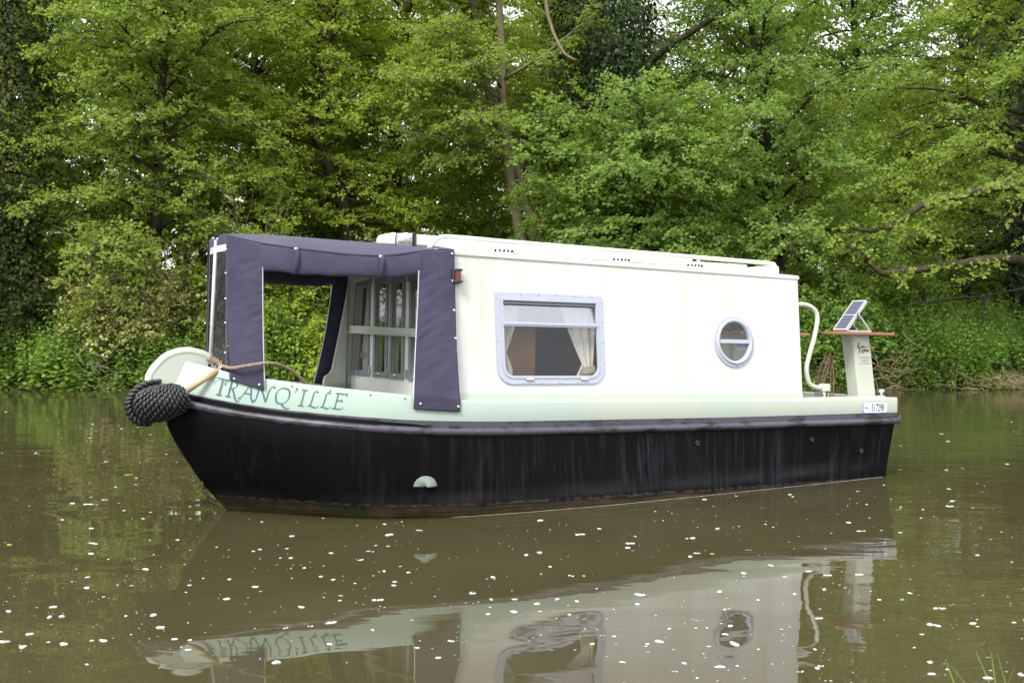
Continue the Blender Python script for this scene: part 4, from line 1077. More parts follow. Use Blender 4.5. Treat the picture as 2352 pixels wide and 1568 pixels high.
def wcur(top, bot, z1, z0, pinch, nm):
    P = curtain(nm, (top[0], top[1], z1), (bot[0], bot[1], z0), pinch=pinch, amp=0.014)
    c = MB().grid([[wall(p[0], p[1], -0.075 + p[2]) for p in r] for r in P]).build('window_curtain', M['curtain'], wf, True)
    return c
c = wcur((0.92, 1.24), (1.10, 1.19), 1.50, 0.90, 0.80, 'c')
panel('tieback', [(1.085, 0.955), (1.20, 0.965), (1.20, 1.015), (1.09, 1.005)], [], wall, 0.02, M['tie'], c, off=-0.05)
wcur((0.40, 0.60), (0.40, 0.47), 1.50, 0.95, 0.72, 'c')
# ---- porthole
ph = panel('porthole', circ(*PC, 0.199), [circ(*PC, 0.158)], wall, 0.02, M['alu'], boat, off=0.012)
ph['label'] = 'round porthole with grey ring and cross bar'
prt = MB(); n_ = 40
P = []
for i in range(n_ + 1):
    a = 2 * math.pi * i / n_
    P.append([wall(PC[0] + r_ * math.cos(a), PC[1] + r_ * math.sin(a), o_) for r_, o_ in ((0.182, 0.012), (0.178, 0.022), (0.166, 0.026), (0.154, 0.020), (0.150, -0.02))])
prt.grid(P).build('porthole_ring', M['alu'], ph, True)
panel('cross_bar', [(PC[0] - 0.152, PC[1] - 0.012), (PC[0] + 0.152, PC[1] - 0.012), (PC[0] + 0.152, PC[1] + 0.018), (PC[0] - 0.152, PC[1] + 0.018)], [], wall, 0.02, M['alu'], ph, off=0.014)
up_ = [(PC[0] + 0.153 * math.cos(R(a)), PC[1] + 0.153 * math.sin(R(a))) for a in np.linspace(6, 174, 24)]
lo_ = [(PC[0] + 0.153 * math.cos(R(a)), PC[1] + 0.153 * math.sin(R(a))) for a in np.linspace(184, 356, 24)]
panel('upper_pane', up_, [], wall, 0.004, M['glass'], ph, off=0.002)
panel('lower_pane', lo_, [], wall, 0.004, M['glass'], ph, off=-0.004)
for a in (0, 35, 90, 150, 180, 215, 270, 325):
    MB().ball(wall(PC[0] + 0.191 * math.cos(R(a + 5)), PC[1] + 0.191 * math.sin(R(a + 5)), 0.0125), 0.005, 6, 4).build('screw', M['steel'], ph, True)
MB().ball(wall(PC[0], PC[1] - 0.168, 0.026), 0.013, 8, 6, (1.3, 0.7, 0.9)).build('porthole_catch', M['chrome'], ph, True)
# ---- navigation light
nl = MB()
nv = lambda a, b, o: wall(0.045 + a, 1.612 + b, o)
nl.hexa([nv(-0.040, -0.045, 0), nv(0.040, -0.045, 0), nv(0.040, 0.045, 0), nv(-0.040, 0.045, 0), nv(-0.040, -0.045, 0.02), nv(0.040, -0.045, 0.02), nv(0.040, 0.045, 0.02), nv(-0.040, 0.045, 0.02)])
for zz in (-0.045, 0.033):
    pts = [(-0.040, 0.02), (-0.035, 0.05), (-0.012, 0.072), (0.014, 0.074), (0.034, 0.06), (0.040, 0.02)]
    n_ = len(pts)
    nl.add([nv(a, zz, o) for a, o in pts] + [nv(a, zz + 0.012, o) for a, o in pts], [tuple(range(n_)), tuple(range(2 * n_ - 1, n_ - 1, -1))] + [(i, n_ + i, n_ + (i + 1) % n_, (i + 1) % n_) for i in range(n_)])
nl.hexa([nv(-0.040, -0.034, 0.02), nv(-0.030, -0.034, 0.02), nv(-0.030, 0.034, 0.02), nv(-0.040, 0.034, 0.02), nv(-0.038, -0.034, 0.05), nv(-0.030, -0.034, 0.055), nv(-0.030, 0.034, 0.055), nv(-0.038, 0.034, 0.05)])
nlo = nl.build('navigation_light', M['black_plastic'], boat)
M['red'] = simple('red_lens', (0.13, 0.008, 0.010, 1), 0.15, var=0.2)
P = [[nv(0.002 + 0.030 * math.sin(a), zz, 0.024 + 0.040 * max(0, math.cos(a))) for zz in (-0.033, 0.033)] for a in np.linspace(-1.5, 1.5, 12)]
MB().grid(P).build('red_lens', M['red'], nlo, True)

# ---- roof gear
for sgn in (-1, 1):
    pts = curve_pts([(-0.085, sgn * 0.69, 1.805), (-0.05, sgn * 0.685, 1.845), (0.0, sgn * 0.68, 1.886), (0.10, sgn * 0.68, 1.899), (0.6, sgn * 0.68, 1.891), (1.5, sgn * 0.68, 1.880), (2.4, sgn * 0.68, 1.868), (3.0, sgn * 0.68, 1.860), (3.08, sgn * 0.68, 1.845), (3.11, sgn * 0.68, 1.80), (3.11, sgn * 0.68, 1.77)], 60)
    hr = MB().tube(pts, 0.0165, 10).build('handrail', M['roof'], boat, True)
    for u in (0.32, 0.95, 1.78, 2.28):
        MB().box((u - 0.012, sgn * 0.68 - 0.01, ZR(u) + 0.005), (u + 0.012, sgn * 0.68 + 0.01, ZR(u) + 0.095)).build('stanchion', M['roof'], hr, bevel=0.004)
for u in (0.46, 1.47, 2.17):
    z = ZR(u) + 0.012
    P = []
    for f, h_, w_ in ((0, 0, 0.105), (0.35, 0.6, 0.095), (0.75, 0.92, 0.075), (1, 1, 0.05)):
        P.append([(u + w_ * math.copysign(abs(math.cos(a)) ** 0.6, math.cos(a)), -0.735 + (0.055 - 0.03 * f) * math.sin(a), z + 0.046 * h_) for a in np.linspace(0, 2 * math.pi, 24, endpoint=False)])
    v_ = MB().grid(P, True); v_.add(P[-1], [tuple(range(24))])
    v_ = v_.build('roof_vent', M['chrome'], boat, True)
    for k in range(-2, 3):
        MB().disc((u + k * 0.034, -0.785 + 0.003 * abs(k), z + 0.021), (0, -1, 0.35), 0.0085, 0.006, 10).build('vent_hole', M['dark_hole'], v_)
# sliding hatch and hatch runner at the rear of the roof
h_ = MB(); h_.box((2.32, -0.42, 1.785), (3.02, 0.42, 1.862)); h_.build('sliding_hatch', M['roof'], boat, bevel=0.012)
slab((3.06, -0.62, 1.77), (3.19, 0.5, 1.845)).build('hatch_stop', M['roof'], boat, bevel=0.008)
# spot lamp
sl = empty('spot_lamp', (-0.165, -0.50, 1.872), (0, 0, R(48)), parent=boat)
def lampbox(u0, u1, y0_, y1_, z0, z1): return MB().box((u0, y0_, z0), (u1, y1_, z1))
LU, LY, LZ = 0.0, 0.0, 0.0
body = MB()
sec = lambda x, s: [(LU + x, LY + a * s, LZ + b * s) for a, b in [(-0.066, -0.045), (-0.058, -0.053), (0.058, -0.053), (0.066, -0.045), (0.066, 0.045), (0.058, 0.053), (-0.058, 0.053), (-0.066, 0.045)]]
body.grid([sec(-0.055, 1.0), sec(-0.03, 1.06), sec(0.02, 1.0), sec(0.05, 0.8)], True); body.add(sec(0.05, 0.8), [tuple(range(8))])
lb = body.build('lamp_housing', M['black_plastic'], sl, bevel=0.004)
M['lens'] = simple('ribbed_lens', (0.42, 0.41, 0.42, 1), 0.12, 0.55, var=0.3, scale=30)
lensP = [[(LU - 0.055 - 0.010 * (1 - (a / 0.058) ** 2) * (1 - (b / 0.047) ** 2), LY + a, LZ + b) for a in np.linspace(-0.058, 0.058, 9)] for b in np.linspace(-0.047, 0.047, 7)]
MB().grid(lensP).build('lamp_lens', M['lens'], lb, True)
MB().tube([(LU + 0.01, LY, LZ - 0.05), (LU + 0.02, LY, LZ - 0.09)], 0.012, 8).build('lamp_bracket', M['black_plastic'], sl)
MB().tube(curve_pts([(LU + 0.05, LY - 0.01, LZ + 0.0), (LU + 0.09, LY - 0.02, LZ - 0.005), (LU + 0.11, LY - 0.02, LZ - 0.05)], 8), 0.006, 6).build('lamp_cable', M['black_plastic'], sl, True)
# long white gang plank box on the roof (lies there loose)
gp = on_boat('gangplank', 'long white boxed gangplank lying along the cabin roof', 'gangplank')
oc = [(-0.20, 1.862), (0.14, 1.862), (0.14, 1.935), (0.10, 1.957), (-0.17, 1.957), (-0.20, 1.925)]
prism([(a, b) for a, b in oc], lambda a, b, o: (1.235 + o, a, b - 0.0119 * (1.235 + o) * 0.85), 2.74, 'plank', M['white'], gp, bevel=0.006)
for u in (0.25, 1.1, 2.3):
    slab((u - 0.05, -0.19, 1.825), (u + 0.05, 0.13, 1.868)).build('bearer', M['roof'], gp)

# ---- bow canopy
cn = empty('canopy', (0, 0, 0), parent=boat); cn['label'] = 'navy blue canvas canopy with rolled up sides'
te = smooth_tab([-3, -1.36, -1.1, -0.8, -0.5, -0.2, 0.03, 2], [-1.0, 0.25, 0.47, 0.645, 0.755, 0.823, 0.848, 0.85], 0.05)
hz = smooth_tab([-2, -1.36, -1.173, -0.952, -0.722, -0.478, -0.336, -0.206, -0.02, 1], [1.87, 1.853, 1.798, 1.763, 1.736, 1.728, 1.746, 1.774, 1.795, 1.80], 0.035)
rz_ = smooth_tab([-2, -1.36, -1.2, -1.05, -0.74, -0.41, -0.18, 0.05], [1.872, 1.875, 1.888, 1.893, 1.890, 1.882, 1.878, 1.878], 0.05)
UC = np.linspace(-1.385, 0.03, 60)
def fr_u(y, u):                                         # the front edge runs in a shallow V
    return u
P = []
for u in UC:
    yy = float(te(u)); row = []
    for s in np.linspace(-1, 1, 33):
        k = abs(s)
        z = float(rz_(u)) - (float(rz_(u)) - float(hz(u))) * k ** 1.7
        uu = u + (0.05 * k if u < -1.3 else 0) * max(0, (-1.3 - u) / 0.085)
        row.append((uu, s * yy, z))
    P.append(row)
top = MB().grid([r[::-1] for r in P]).build('canopy_top', M['canvas'], cn, True)
m_ = top.modifiers.new('solid', 'SOLIDIFY'); m_.thickness = 0.004; m_.offset = 1
def leg(u0t, u1t, u0b, u1b, zbot, sgn, name, nu=16, nt=30, wr=0.006, seed=1):
    nu, nt = 30, 90; edge = (lambda g: g ** 2) if seed == 1 else (lambda g: (1 - g) ** 2)
    """side cloth: hangs from the top hem to the gunwale and laps over its outside"""
    P = []
    for j in range(nt + 1):
        f = j / nt; row = []
        for i in range(nu + 1):
            g = i / nu
            ut = u0t + (u1t - u0t) * g; ub_ = u0b + (u1b - u0b) * g
            zt_, zg, ze = float(hz(ut)) - 0.002, float(zt(ub_)) + 0.006, zbot(g)
            tot = (zt_ - zg) + (zg - ze); s = f * tot
            if s < zt_ - zg:
                k = s / (zt_ - zg); bl = k ** 1.6
                u = ut + (ub_ - ut) * bl; y = float(te(ut)) + 0.004 + (float(G(ub_)) + 0.018 - float(te(ut)) - 0.004) * (0.55 * k + 0.45 * k ** 3); z = zt_ - s
            else:
                u = ub_; y = float(G(ub_)) + 0.018; z = zt_ - s
            nz = mnoise.noise
            fold_ = nz(Vector((g * 1.6 + f * 1.2, f * 9 + g * 2.0, seed))) * 0.9 + nz(Vector((g * 2.2, f * 30 + g * 3, seed + 9))) * (0.25 + 0.9 * edge(g)) + nz(Vector((g * 7, f * 14 - g * 6, seed + 4))) * 0.35
            w = wr * fold_ * min(1, f * 6) * (0.5 if f > 0.9 else 1)
            row.append((u, sgn * (y + w + 0.004), z))
        P.append(row if sgn < 0 else row[::-1])
    o = MB().grid([r[::-1] for r in P]).build(name, M['canvas'], cn, True)
    m = o.modifiers.new('solid', 'SOLIDIFY'); m.thickness = 0.004; m.offset = 0
    return o
M['hem'] = M['canvas']
for sgn in (-1, 1):
    fl = leg(-1.362, -1.172, -1.35, -1.168, lambda g: 0.892 - 0.062 * g, sgn, 'front_leg', 14, 34, 0.007, 1)
    rl = leg(-0.215, 0.032, -0.310, 0.004, lambda g: 0.722 - 0.02 * g, sgn, 'rear_leg', 16, 34, 0.006, 4)
    MB().tube([(u, sgn * (float(te(u)) + 0.006), float(hz(u)) + 0.001) for u in np.linspace(-1.36, 0.03, 50)], 0.0045, 6).build('hem_piping', M['canvas_dark'], cn, True)
    # zip tapes along the opening
    def zipline(u_t, u_b, zend):
        pts = []
        for k in np.linspace(0, 1, 20):
            zt_, zg = float(hz(u_t)) - 0.10, float(zt(u_b)) + 0.006
            kk = 0.1 + 0.9 * k
            y = float(te(u_t)) + (float(G(u_b)) + 0.018 - float(te(u_t))) * (0.55 * kk + 0.45 * kk ** 3)
            pts.append((u_t + (u_b - u_t) * kk ** 1.6, sgn * (y + 0.008), zt_ + (zg - zt_) * k))
        pts.append((u_b, sgn * (float(G(u_b)) + 0.03), zend)); return pts
    MB().tube(zipline(-1.168, -1.164, 0.835), 0.0045, 6).build('zip', M['zip'], fl, True)
    MB().tube(zipline(-0.219, -0.314, 0.726), 0.0045, 6).build('zip', M['zip'], rl, True)
    # rolled side curtain under the hem
    P = []
    for u in np.linspace(-1.18, -0.205, 40):
        f = (u + 1.18) / 0.975
        zt_ = float(hz(u)); zl = float(np.interp(u, [-1.18, -0.92, -0.66, -0.39, -0.21], [1.622, 1.594, 1.588, 1.590, 1.614])); y = float(te(u))
        c_z = (zt_ + zl) / 2; h2 = (zt_ - zl) / 2
        row = []
        for a in np.linspace(0, 2 * math.pi, 18, endpoint=False):
            ca, sa = math.cos(a), math.sin(a)
            bul = 0.036 * (1 + 0.25 * mnoise.noise(Vector((u * 7, sgn, 0)))) * (0.7 + 0.3 * -sa) + 0.006 * mnoise.noise(Vector((u * 14, a * 1.5, sgn * 3)))
            row.append((u, sgn * (y + 0.004 + bul * ca * 0.8), c_z + h2 * sa + 0.003 * math.sin(u * 31 + a * 2)))
        P.append(row)
    rolled = MB().grid(P, True); rolled.add(P[0], [tuple(range(18))]); rolled.add(P[-1], [tuple(range(17, -1, -1))])
    ro = rolled.build('rolled_side', M['canvas'], cn, True)
    for u in (-0.985, -0.475):
        zt_ = float(hz(u)); zl = float(np.interp(u, [-1.18, -0.92, -0.66, -0.39, -0.21], [1.622, 1.594, 1.588, 1.590, 1.614])); y = float(te(u))
        cz_, h2 = (zt_ + zl) / 2, (zt_ - zl) / 2 + 0.004
        P = [[(u + du + 0.006 * math.sin(a), sgn * (y + 0.006 + 0.046 * max(0, math.cos(a))), cz_ + h2 * math.sin(a)) for du in (-0.014, 0.014)] for a in np.linspace(1.6, -1.6, 14)]
        sb = MB().grid(P if sgn > 0 else [r[::-1] for r in P]).build('strap', M['canvas'], ro, True)
        m = sb.modifiers.new('solid', 'SOLIDIFY'); m.thickness = 0.004; m.offset = 0
        MB().ball((u, sgn * (y + 0.02), zt_ - 0.006), 0.013, 10, 6, (1, 0.6, 1)).build('stud', M['chrome'], sb, True)
    # studs
    def stud(u, y, z, par, r=0.010): MB().ball((u, sgn * y, z), r, 10, 6, (1, 0.55, 1)).build('stud', M['chrome'], par, True)
    for z in (1.765, 1.58, 1.38, 1.19):
        k = (float(hz(0)) - z) / (float(hz(0)) - float(zt(0.0)))
        stud(0.012 + 0.0 * k, float(te(0.03)) + 0.014 + (float(G(0.0)) + 0.018 - float(te(0.03))) * (0.55 * k + 0.45 * k ** 3), z, rl)
    stud(-0.015, float(G(0)) + 0.03, 0.737, rl); stud(-0.27, float(G(-0.27)) + 0.03, 0.757, rl)
    stud(-1.325, float(G(-1.325)) + 0.03, 0.90, fl); stud(-1.19, float(G(-1.19)) + 0.03, 0.865, fl)
    for z in (1.76, 1.60, 1.43, 1.27, 1.07):
        stud(-1.368, float(te(-1.36)) + 0.035 * (1.8 - z) + 0.004, z, fl, 0.008)
for u in (-1.01, -0.8, -0.57, -0.36):
    MB().ball((u, -float(G(u)) - 0.008, float(zt(u)) - 0.022), 0.008, 8, 5, (1, 0.6, 1)).build('stud', M['steel'], cn, True)
# front of the canopy: shallow V with a white centre post and vinyl lights
ZF = 1.0
def frontpt(s, z):                                     # s -1..1 across, z height
    k = (z - 0.93) / 0.92
    hw = 0.285 + (0.245 - 0.285) * k
    return (-1.400 + 0.045 * abs(s) + 0.030 * k * (1 - abs(s)), s * hw, z)
MB().tube([frontpt(0, 0.95), frontpt(0, 1.84)], 0.013, 8).build('centre_post', M['white'], cn, True)
for sgn in (-1, 1):
    for nm, s0, s1, z0, z1, mt in (('front_edge', 0.86, 1.0, 0.90, 1.86, 'canvas'), ('vinyl_light', 0.06, 0.86, 0.97, 1.755, 'vinyl'), ('front_head', 0.02, 0.86, 1.80, 1.872, 'canvas'), ('head_rail', 0.06, 0.86, 1.755, 1.80, 'white')):
        P = [[frontpt(sgn * s, z) for s in np.linspace(s0, s1, 5)] for z in np.linspace(z0, z1, 8)]
        MB().grid(P if sgn > 0 else [r[::-1] for r in P]).build(nm, M[mt], cn)
    P = [[frontpt(sgn * s, z) for s in np.linspace(0.04, 0.95, 5)] for z in np.linspace(0.93, 0.975, 3)]
    MB().grid(P).build('front_foot', M['canvas'], cn)
for y, z in ((-0.05, 1.845), (-0.12, 1.835)):
    MB().ball((-1.41 + 0.15 * abs(y), y, z), 0.010, 8, 5).build('stud', M['chrome'], cn, True)
# canopy frame inside
for u in (-1.33, -0.7, -0.1):
    pts = [(u, -float(te(u)) + 0.03, float(zt(u)) - 0.02), (u, -float(te(u)) + 0.04, float(hz(u)) - 0.03)] + [(u, s * (float(te(u)) - 0.04), float(rz_(u)) - (float(rz_(u)) - float(hz(u))) * abs(s) ** 1.7 - 0.025) for s in np.linspace(-0.95, 0.95, 11)] + [(u, float(te(u)) - 0.04, float(hz(u)) - 0.03), (u, float(te(u)) - 0.03, float(zt(u)) - 0.02)]
    if u != -0.7: MB().tube(pts, 0.010, 6).build('frame_hoop', M['steel'], cn, True)
# ------------------------------------------------------------------ lettering
def ribbon(strokes, fn, nib, thin, name, mat, parent, ang=38):
    """broad nib strokes; fn maps (x,y) of the word to the surface"""
    mb = MB(); nv_ = np.array([math.cos(R(ang)), math.sin(R(ang))])
    for st in strokes:
        P = curve_pts([(a, b, 0) for a, b in st], max(6, 6 * (len(st) - 1)))[:, :2] if len(st) > 2 else np.linspace(st[0], st[1], 5)
        L = []
        for i in range(len(P)):
            d = P[min(i + 1, len(P) - 1)] - P[max(i - 1, 0)]; d = d / (np.linalg.norm(d) + 1e-9)
            w = max(thin, nib * abs(d[0] * nv_[1] - d[1] * nv_[0])) / 2
            nn_ = np.array([-d[1], d[0]])
            L.append([fn(*(P[i] - nn_ * w)), fn(*(P[i] + nn_ * w))])
        mb.grid(L)
    return mb.build(name, mat, parent)
GLYPH = {
 'T': (0.62, [[(0.40, 0.98), (0.40, 0.0)], [(-0.12, 0.70), (-0.10, 0.86), (0.02, 0.97), (0.25, 1.0), (0.50, 0.98), (0.74, 1.0)], [(0.22, 0.0), (0.58, 0.0)]]),
 'R': (0.78, [[(0.22, 0.95), (0.22, 0.0)], [(-0.14, 0.66), (-0.12, 0.84), (0.02, 0.97), (0.22, 0.98), (0.48, 0.97), (0.60, 0.80), (0.52, 0.60), (0.22, 0.50)], [(0.36, 0.52), (0.54, 0.22), (0.70, -0.10), (0.86, -0.20), (0.98, -0.12)], [(0.06, 0.0), (0.38, 0.0)]]),
 'A': (0.78, [[(0.48, 1.0), (0.34, 0.6), (0.18, 0.22), (0.0, 0.0)], [(0.48, 1.0), (0.62, 0.55), (0.72, 0.12), (0.84, 0.0), (0.94, 0.03)], [(0.20, 0.36), (0.66, 0.36)], [(-0.08, 0.0), (0.12, 0.0)]]),
 'N': (1.08, [[(0.16, 0.98), (0.14, 0.4), (0.10, 0.02), (0.0, -0.10), (-0.12, -0.04)], [(0.16, 0.98), (0.46, 0.5), (0.74, 0.0)], [(0.74, 0.0), (0.78, 0.55), (0.86, 0.90), (0.98, 1.0), (1.12, 0.94)]]),
 'Q': (0.98, [[(0.50, 1.0), (0.22, 0.92), (0.06, 0.55), (0.18, 0.12), (0.46, 0.0), (0.76, 0.14), (0.90, 0.50), (0.78, 0.90), (0.50, 1.0)], [(0.50, 0.02), (0.70, -0.16), (0.90, -0.26), (1.10, -0.20)]]),
 "'": (0.26, [[(0.12, 1.08), (0.16, 0.96), (0.06, 0.80)]]),
 'I': (0.50, [[(0.26, 0.98), (0.26, 0.02)], [(0.10, 1.0), (0.44, 1.0)], [(0.08, 0.0), (0.44, 0.0)]]),
 'L': (0.66, [[(0.46, 0.94), (0.36, 1.0), (0.26, 0.86), (0.24, 0.4), (0.20, 0.04)], [(0.06, 0.02), (0.22, 0.04), (0.42, -0.02), (0.60, -0.04), (0.72, 0.08)], [(0.46, 0.94), (0.54, 0.97)]]),
 'E': (0.80, [[(0.22, 0.98), (0.22, 0.0)], [(0.04, 0.98), (0.30, 1.0), (0.60, 0.97), (0.78, 1.0), (0.80, 0.86)], [(0.22, 0.52), (0.56, 0.54)], [(0.04, 0.0), (0.30, 0.0), (0.60, -0.02), (0.78, 0.10)], [(0.56, 0.62), (0.56, 0.44)]]),
}
def word(text, slant=0.24, gap=0.13):
    x = 0; out = []
    for ch in text:
        w, ss = GLYPH[ch]
        for s in ss: out.append([(x + a + b * slant, b) for a, b in s])
        x += w + gap
    return out, x
ss, W = word("TRANQ'ILLE")
TU0, TU1 = -1.438, -0.715
def bow_text(a, b):
    f = a / W
    u = TU0 + (TU1 - TU0) * f
    h_ = 0.112 - 0.012 * f
    return (u, -float(G(u)) - 0.0105, float(zb(u)) + 0.030 + 0.010 * f + b * h_)
nm = ribbon(ss, bow_text, 0.112, 0.032, 'name_lettering', M['letter'], boat)
nm['label'] = "teal italic lettering TRANQ'ILLE on the bow"

def text_mesh(s, size, mat, parent, fn, name, sx=1.0, bold=0.0, align='LEFT', spacing=1.0):
    cu = bpy.data.curves.new('txt', 'FONT'); cu.body = s; cu.size = size; cu.align_x = align; cu.offset = bold; cu.space_character = spacing
    cu.resolution_u = 3
    ob = bpy.data.objects.new('txt', cu); COL.objects.link(ob)
    bpy.context.view_layer.update()
    dg = bpy.context.evaluated_depsgraph_get()
    me = bpy.data.meshes.new_from_object(ob.evaluated_get(dg))
    bpy.data.objects.remove(ob); bpy.data.curves.remove(cu)
    for v in me.vertices: v.co = Vector(fn(v.co.x * sx, v.co.y))
    me.materials.clear(); me.name = name
    return link_mesh(name, me, mat, parent)

# ------------------------------------------------------------------ stern
YP = -1.0395
yo = float(G(3.9)) + 0.0085
pn = empty('registration_plate', (0, 0, 0), parent=boat); pn['label'] = 'white registration plate reading 517298'
pf_ = lambda a, b, o=0.0: (a, -yo - 0.004 - o, b)
panel('plate_rim', rrect(3.750, 4.034, 0.628, 0.720, 0.014, 0.014), [], pf_, 0.006, M['blueink'], pn, off=0.0)
panel('plate_face', rrect(3.755, 4.029, 0.633, 0.715, 0.011, 0.011), [], pf_, 0.004, M['plate'], pn, off=0.003)
text_mesh('517298', 0.088, M['ink'], pn, lambda x, y: pf_(3.842 + x, 0.645 + y, 0.0045), 'plate_number', sx=0.555, bold=0.0007)
mbp = MB(); mbp.add([pf_(3.768 + 0.017 * math.cos(a) + 0.010, 0.668 + 0.013 * math.sin(a), 0.0045) for a in np.linspace(0.1, 2.9, 9)] + [pf_(3.768 + 0.009 * math.cos(a) + 0.010, 0.666 + 0.006 * math.sin(a), 0.0045) for a in np.linspace(2.9, 0.1, 9)], [tuple(range(18))])
mbp.build('plate_emblem', M['ink'], pn)
for k, wd in enumerate((0.020, 0.028)):
    zz = 0.668 - k * 0.009
    MB().add([pf_(3.800, zz, 0.0045), pf_(3.800 + wd, zz, 0.0045), pf_(3.800 + wd, zz + 0.004, 0.0045), pf_(3.800, zz + 0.004, 0.0045)], [(0, 1, 2, 3)]).build('plate_small_print', M['blueink'], pn)

def column(sgn):
    cb = empty('seat_column', (0, 0, 0), parent=boat)
    ya, yb = sgn * 0.87, sgn * 0.72
    lo, hi = sorted((ya, yb))
    mb = MB()
    c = 0.018
    def ring(u0, u1, z): return [(u0 + c, lo, z), (u1 - 0.004, lo, z), (u1, lo + 0.004, z), (u1, hi - 0.004, z), (u1 - 0.004, hi, z), (u0 + c, hi, z), (u0, hi - c, z), (u0, lo + c, z)]
    mb.grid([ring(3.905, 4.09, 0.44), ring(3.893, 4.085, 0.74), ring(3.80, 3.990, 1.285)], True)
    o = mb.build('column', M['cream'], cb, bevel=0.004)
    return cb
cnr = column(-1); cfr = column(1)
cnr['label'] = 'pale seat column lettered with the builder\'s name'
for par, y0_, y1_, u0, u1, lb in ((cnr, -0.955, -0.74, 3.56, 4.205, 'n'), (cfr, 0.20, 0.94, 3.50, 4.35, 'f')):
    MB().box((u0, y0_, 1.282), (u1, y1_, 1.306)).build('seat_board', M['teak'], par, bevel=0.004)
colf = lambda a, b: (3.803 + (1.285 - b) * 0.171 + a, -0.8735, b)
text_mesh('AWARD WINNING', 0.017, M['brown_print_pale'], cnr, lambda x, y: colf(0.102 + x * 1.0, 1.086 + y), 'builder_lettering', sx=0.92, bold=0.0003, align='CENTER')
text_mesh('ALUMINIUM', 0.017, M['brown_print_pale'], cnr, lambda x, y: colf(0.102 + x, 1.062 + y), 'builder_lettering', sx=0.92, bold=0.0003, align='CENTER')
text_mesh('BOAT BUILDERS', 0.017, M['brown_print_pale'], cnr, lambda x, y: colf(0.102 + x, 1.038 + y), 'builder_lettering', sx=0.92, bold=0.0003, align='CENTER')
logo = [[(0.34, 0.95), (0.20, 1.0), (0.10, 0.86), (0.20, 0.66), (0.24, 0.40), (0.18, 0.12), (0.02, 0.0)], [(0.10, 0.86), (0.04, 0.62), (0.16, 0.50)],
        [(0.40, 0.66), (0.52, 0.72), (0.50, 0.60), (0.40, 0.60), (0.46, 0.54), (0.56, 0.56)], [(0.74, 0.72), (0.62, 0.70), (0.62, 0.58), (0.74, 0.60), (0.76, 0.72), (0.80, 0.56)],
        [(0.62, 0.40), (0.48, 0.34), (0.50, 0.14), (0.64, 0.10), (0.72, 0.26), (0.62, 0.40)], [(0.84, 0.46), (0.82, 0.2)], [(0.74, 0.36), (0.94, 0.38)], [(1.0, 0.46), (0.98, 0.22)], [(0.92, 0.36), (1.08, 0.38)],
        [(1.10, 0.26), (1.22, 0.36), (1.12, 0.36), (1.12, 0.20), (1.24, 0.22)], [(1.30, 0.2), (1.32, 0.36), (1.40, 0.38)], [(0.86, 0.62), (1.08, 0.60), (1.34, 0.66), (1.42, 0.72)]]
ribbon(logo, lambda a, b: colf(0.030 + a * 0.098, 1.122 + b * 0.092), 0.11, 0.05, 'builder_logo', M['brown_print'], cnr, ang=20)
plq = MB().box((3.86, 0.705, 1.13), (4.02, 0.7195, 1.24)); plq.build('makers_plate', M['plate'], cfr)
slab((3.885, 0.698, 1.165), (3.995, 0.7045, 1.205)).build('makers_plate_print', M['blueink'], cfr)
# S shaped grab rails from the cabin to the deck
for sgn in (-1, 1):
    pts = curve_pts([(3.185, sgn * 0.80, 1.52), (3.30, sgn * 0.82, 1.522), (3.385, sgn * 0.83, 1.485), (3.415, sgn * 0.84, 1.413), (3.377, sgn * 0.85, 1.263), (3.314, sgn * 0.85, 1.083), (3.292, sgn * 0.85, 0.984), (3.325, sgn * 0.85, 0.875), (3.40, sgn * 0.85, 0.84), (3.47, sgn * 0.85, 0.838)], 44)
    gr = MB().tube(pts, 0.0195, 12).build('grab_rail', M['cream'], boat, True)
    MB().box((3.46, sgn * 0.85 - 0.032, 0.805), (3.535, sgn * 0.85 + 0.032, 0.868)).build('rail_socket', M['cream'], gr, bevel=0.006)
    ln_ = MB().box((3.40, sgn * 0.85 - 0.1, 0.70), (4.10, sgn * 0.85 + 0.1, 0.80)) if False else None
    # raised coaming inside the stern gunwale
    mbc = MB(); lo, hi = sorted((sgn * 0.90, sgn * 0.95))
    mbc.hexa([(3.20, lo, 0.44), (4.10, lo, 0.44), (4.10, hi, 0.44), (3.20, hi, 0.44), (3.20, lo, 0.835 if sgn > 0 else 0.76), (4.10, lo, 0.765), (4.10, hi, 0.765), (3.20, hi, 0.835 if sgn > 0 else 0.76)])
    mbc.build('stern_coaming', M['cream'], boat, bevel=0.004)
    dl = MB().disc((4.115, sgn * 0.90, 0.762), (0, 0, 1), 0.035, 0.010, 16); dl.tube([(4.115, sgn * 0.90, 0.762), (4.115, sgn * 0.90, 0.795)], 0.013, 10); dl.ball((4.115, sgn * 0.90, 0.803), 0.026, 12, 8, (1.1, 1.1, 0.75))
    dl.build('mooring_dolly', M['chrome'], boat, True)
MB().box((3.43, -0.90, 0.758), (3.47, -0.80, 0.80)).build('cleat', M['chrome'], boat, bevel=0.008)

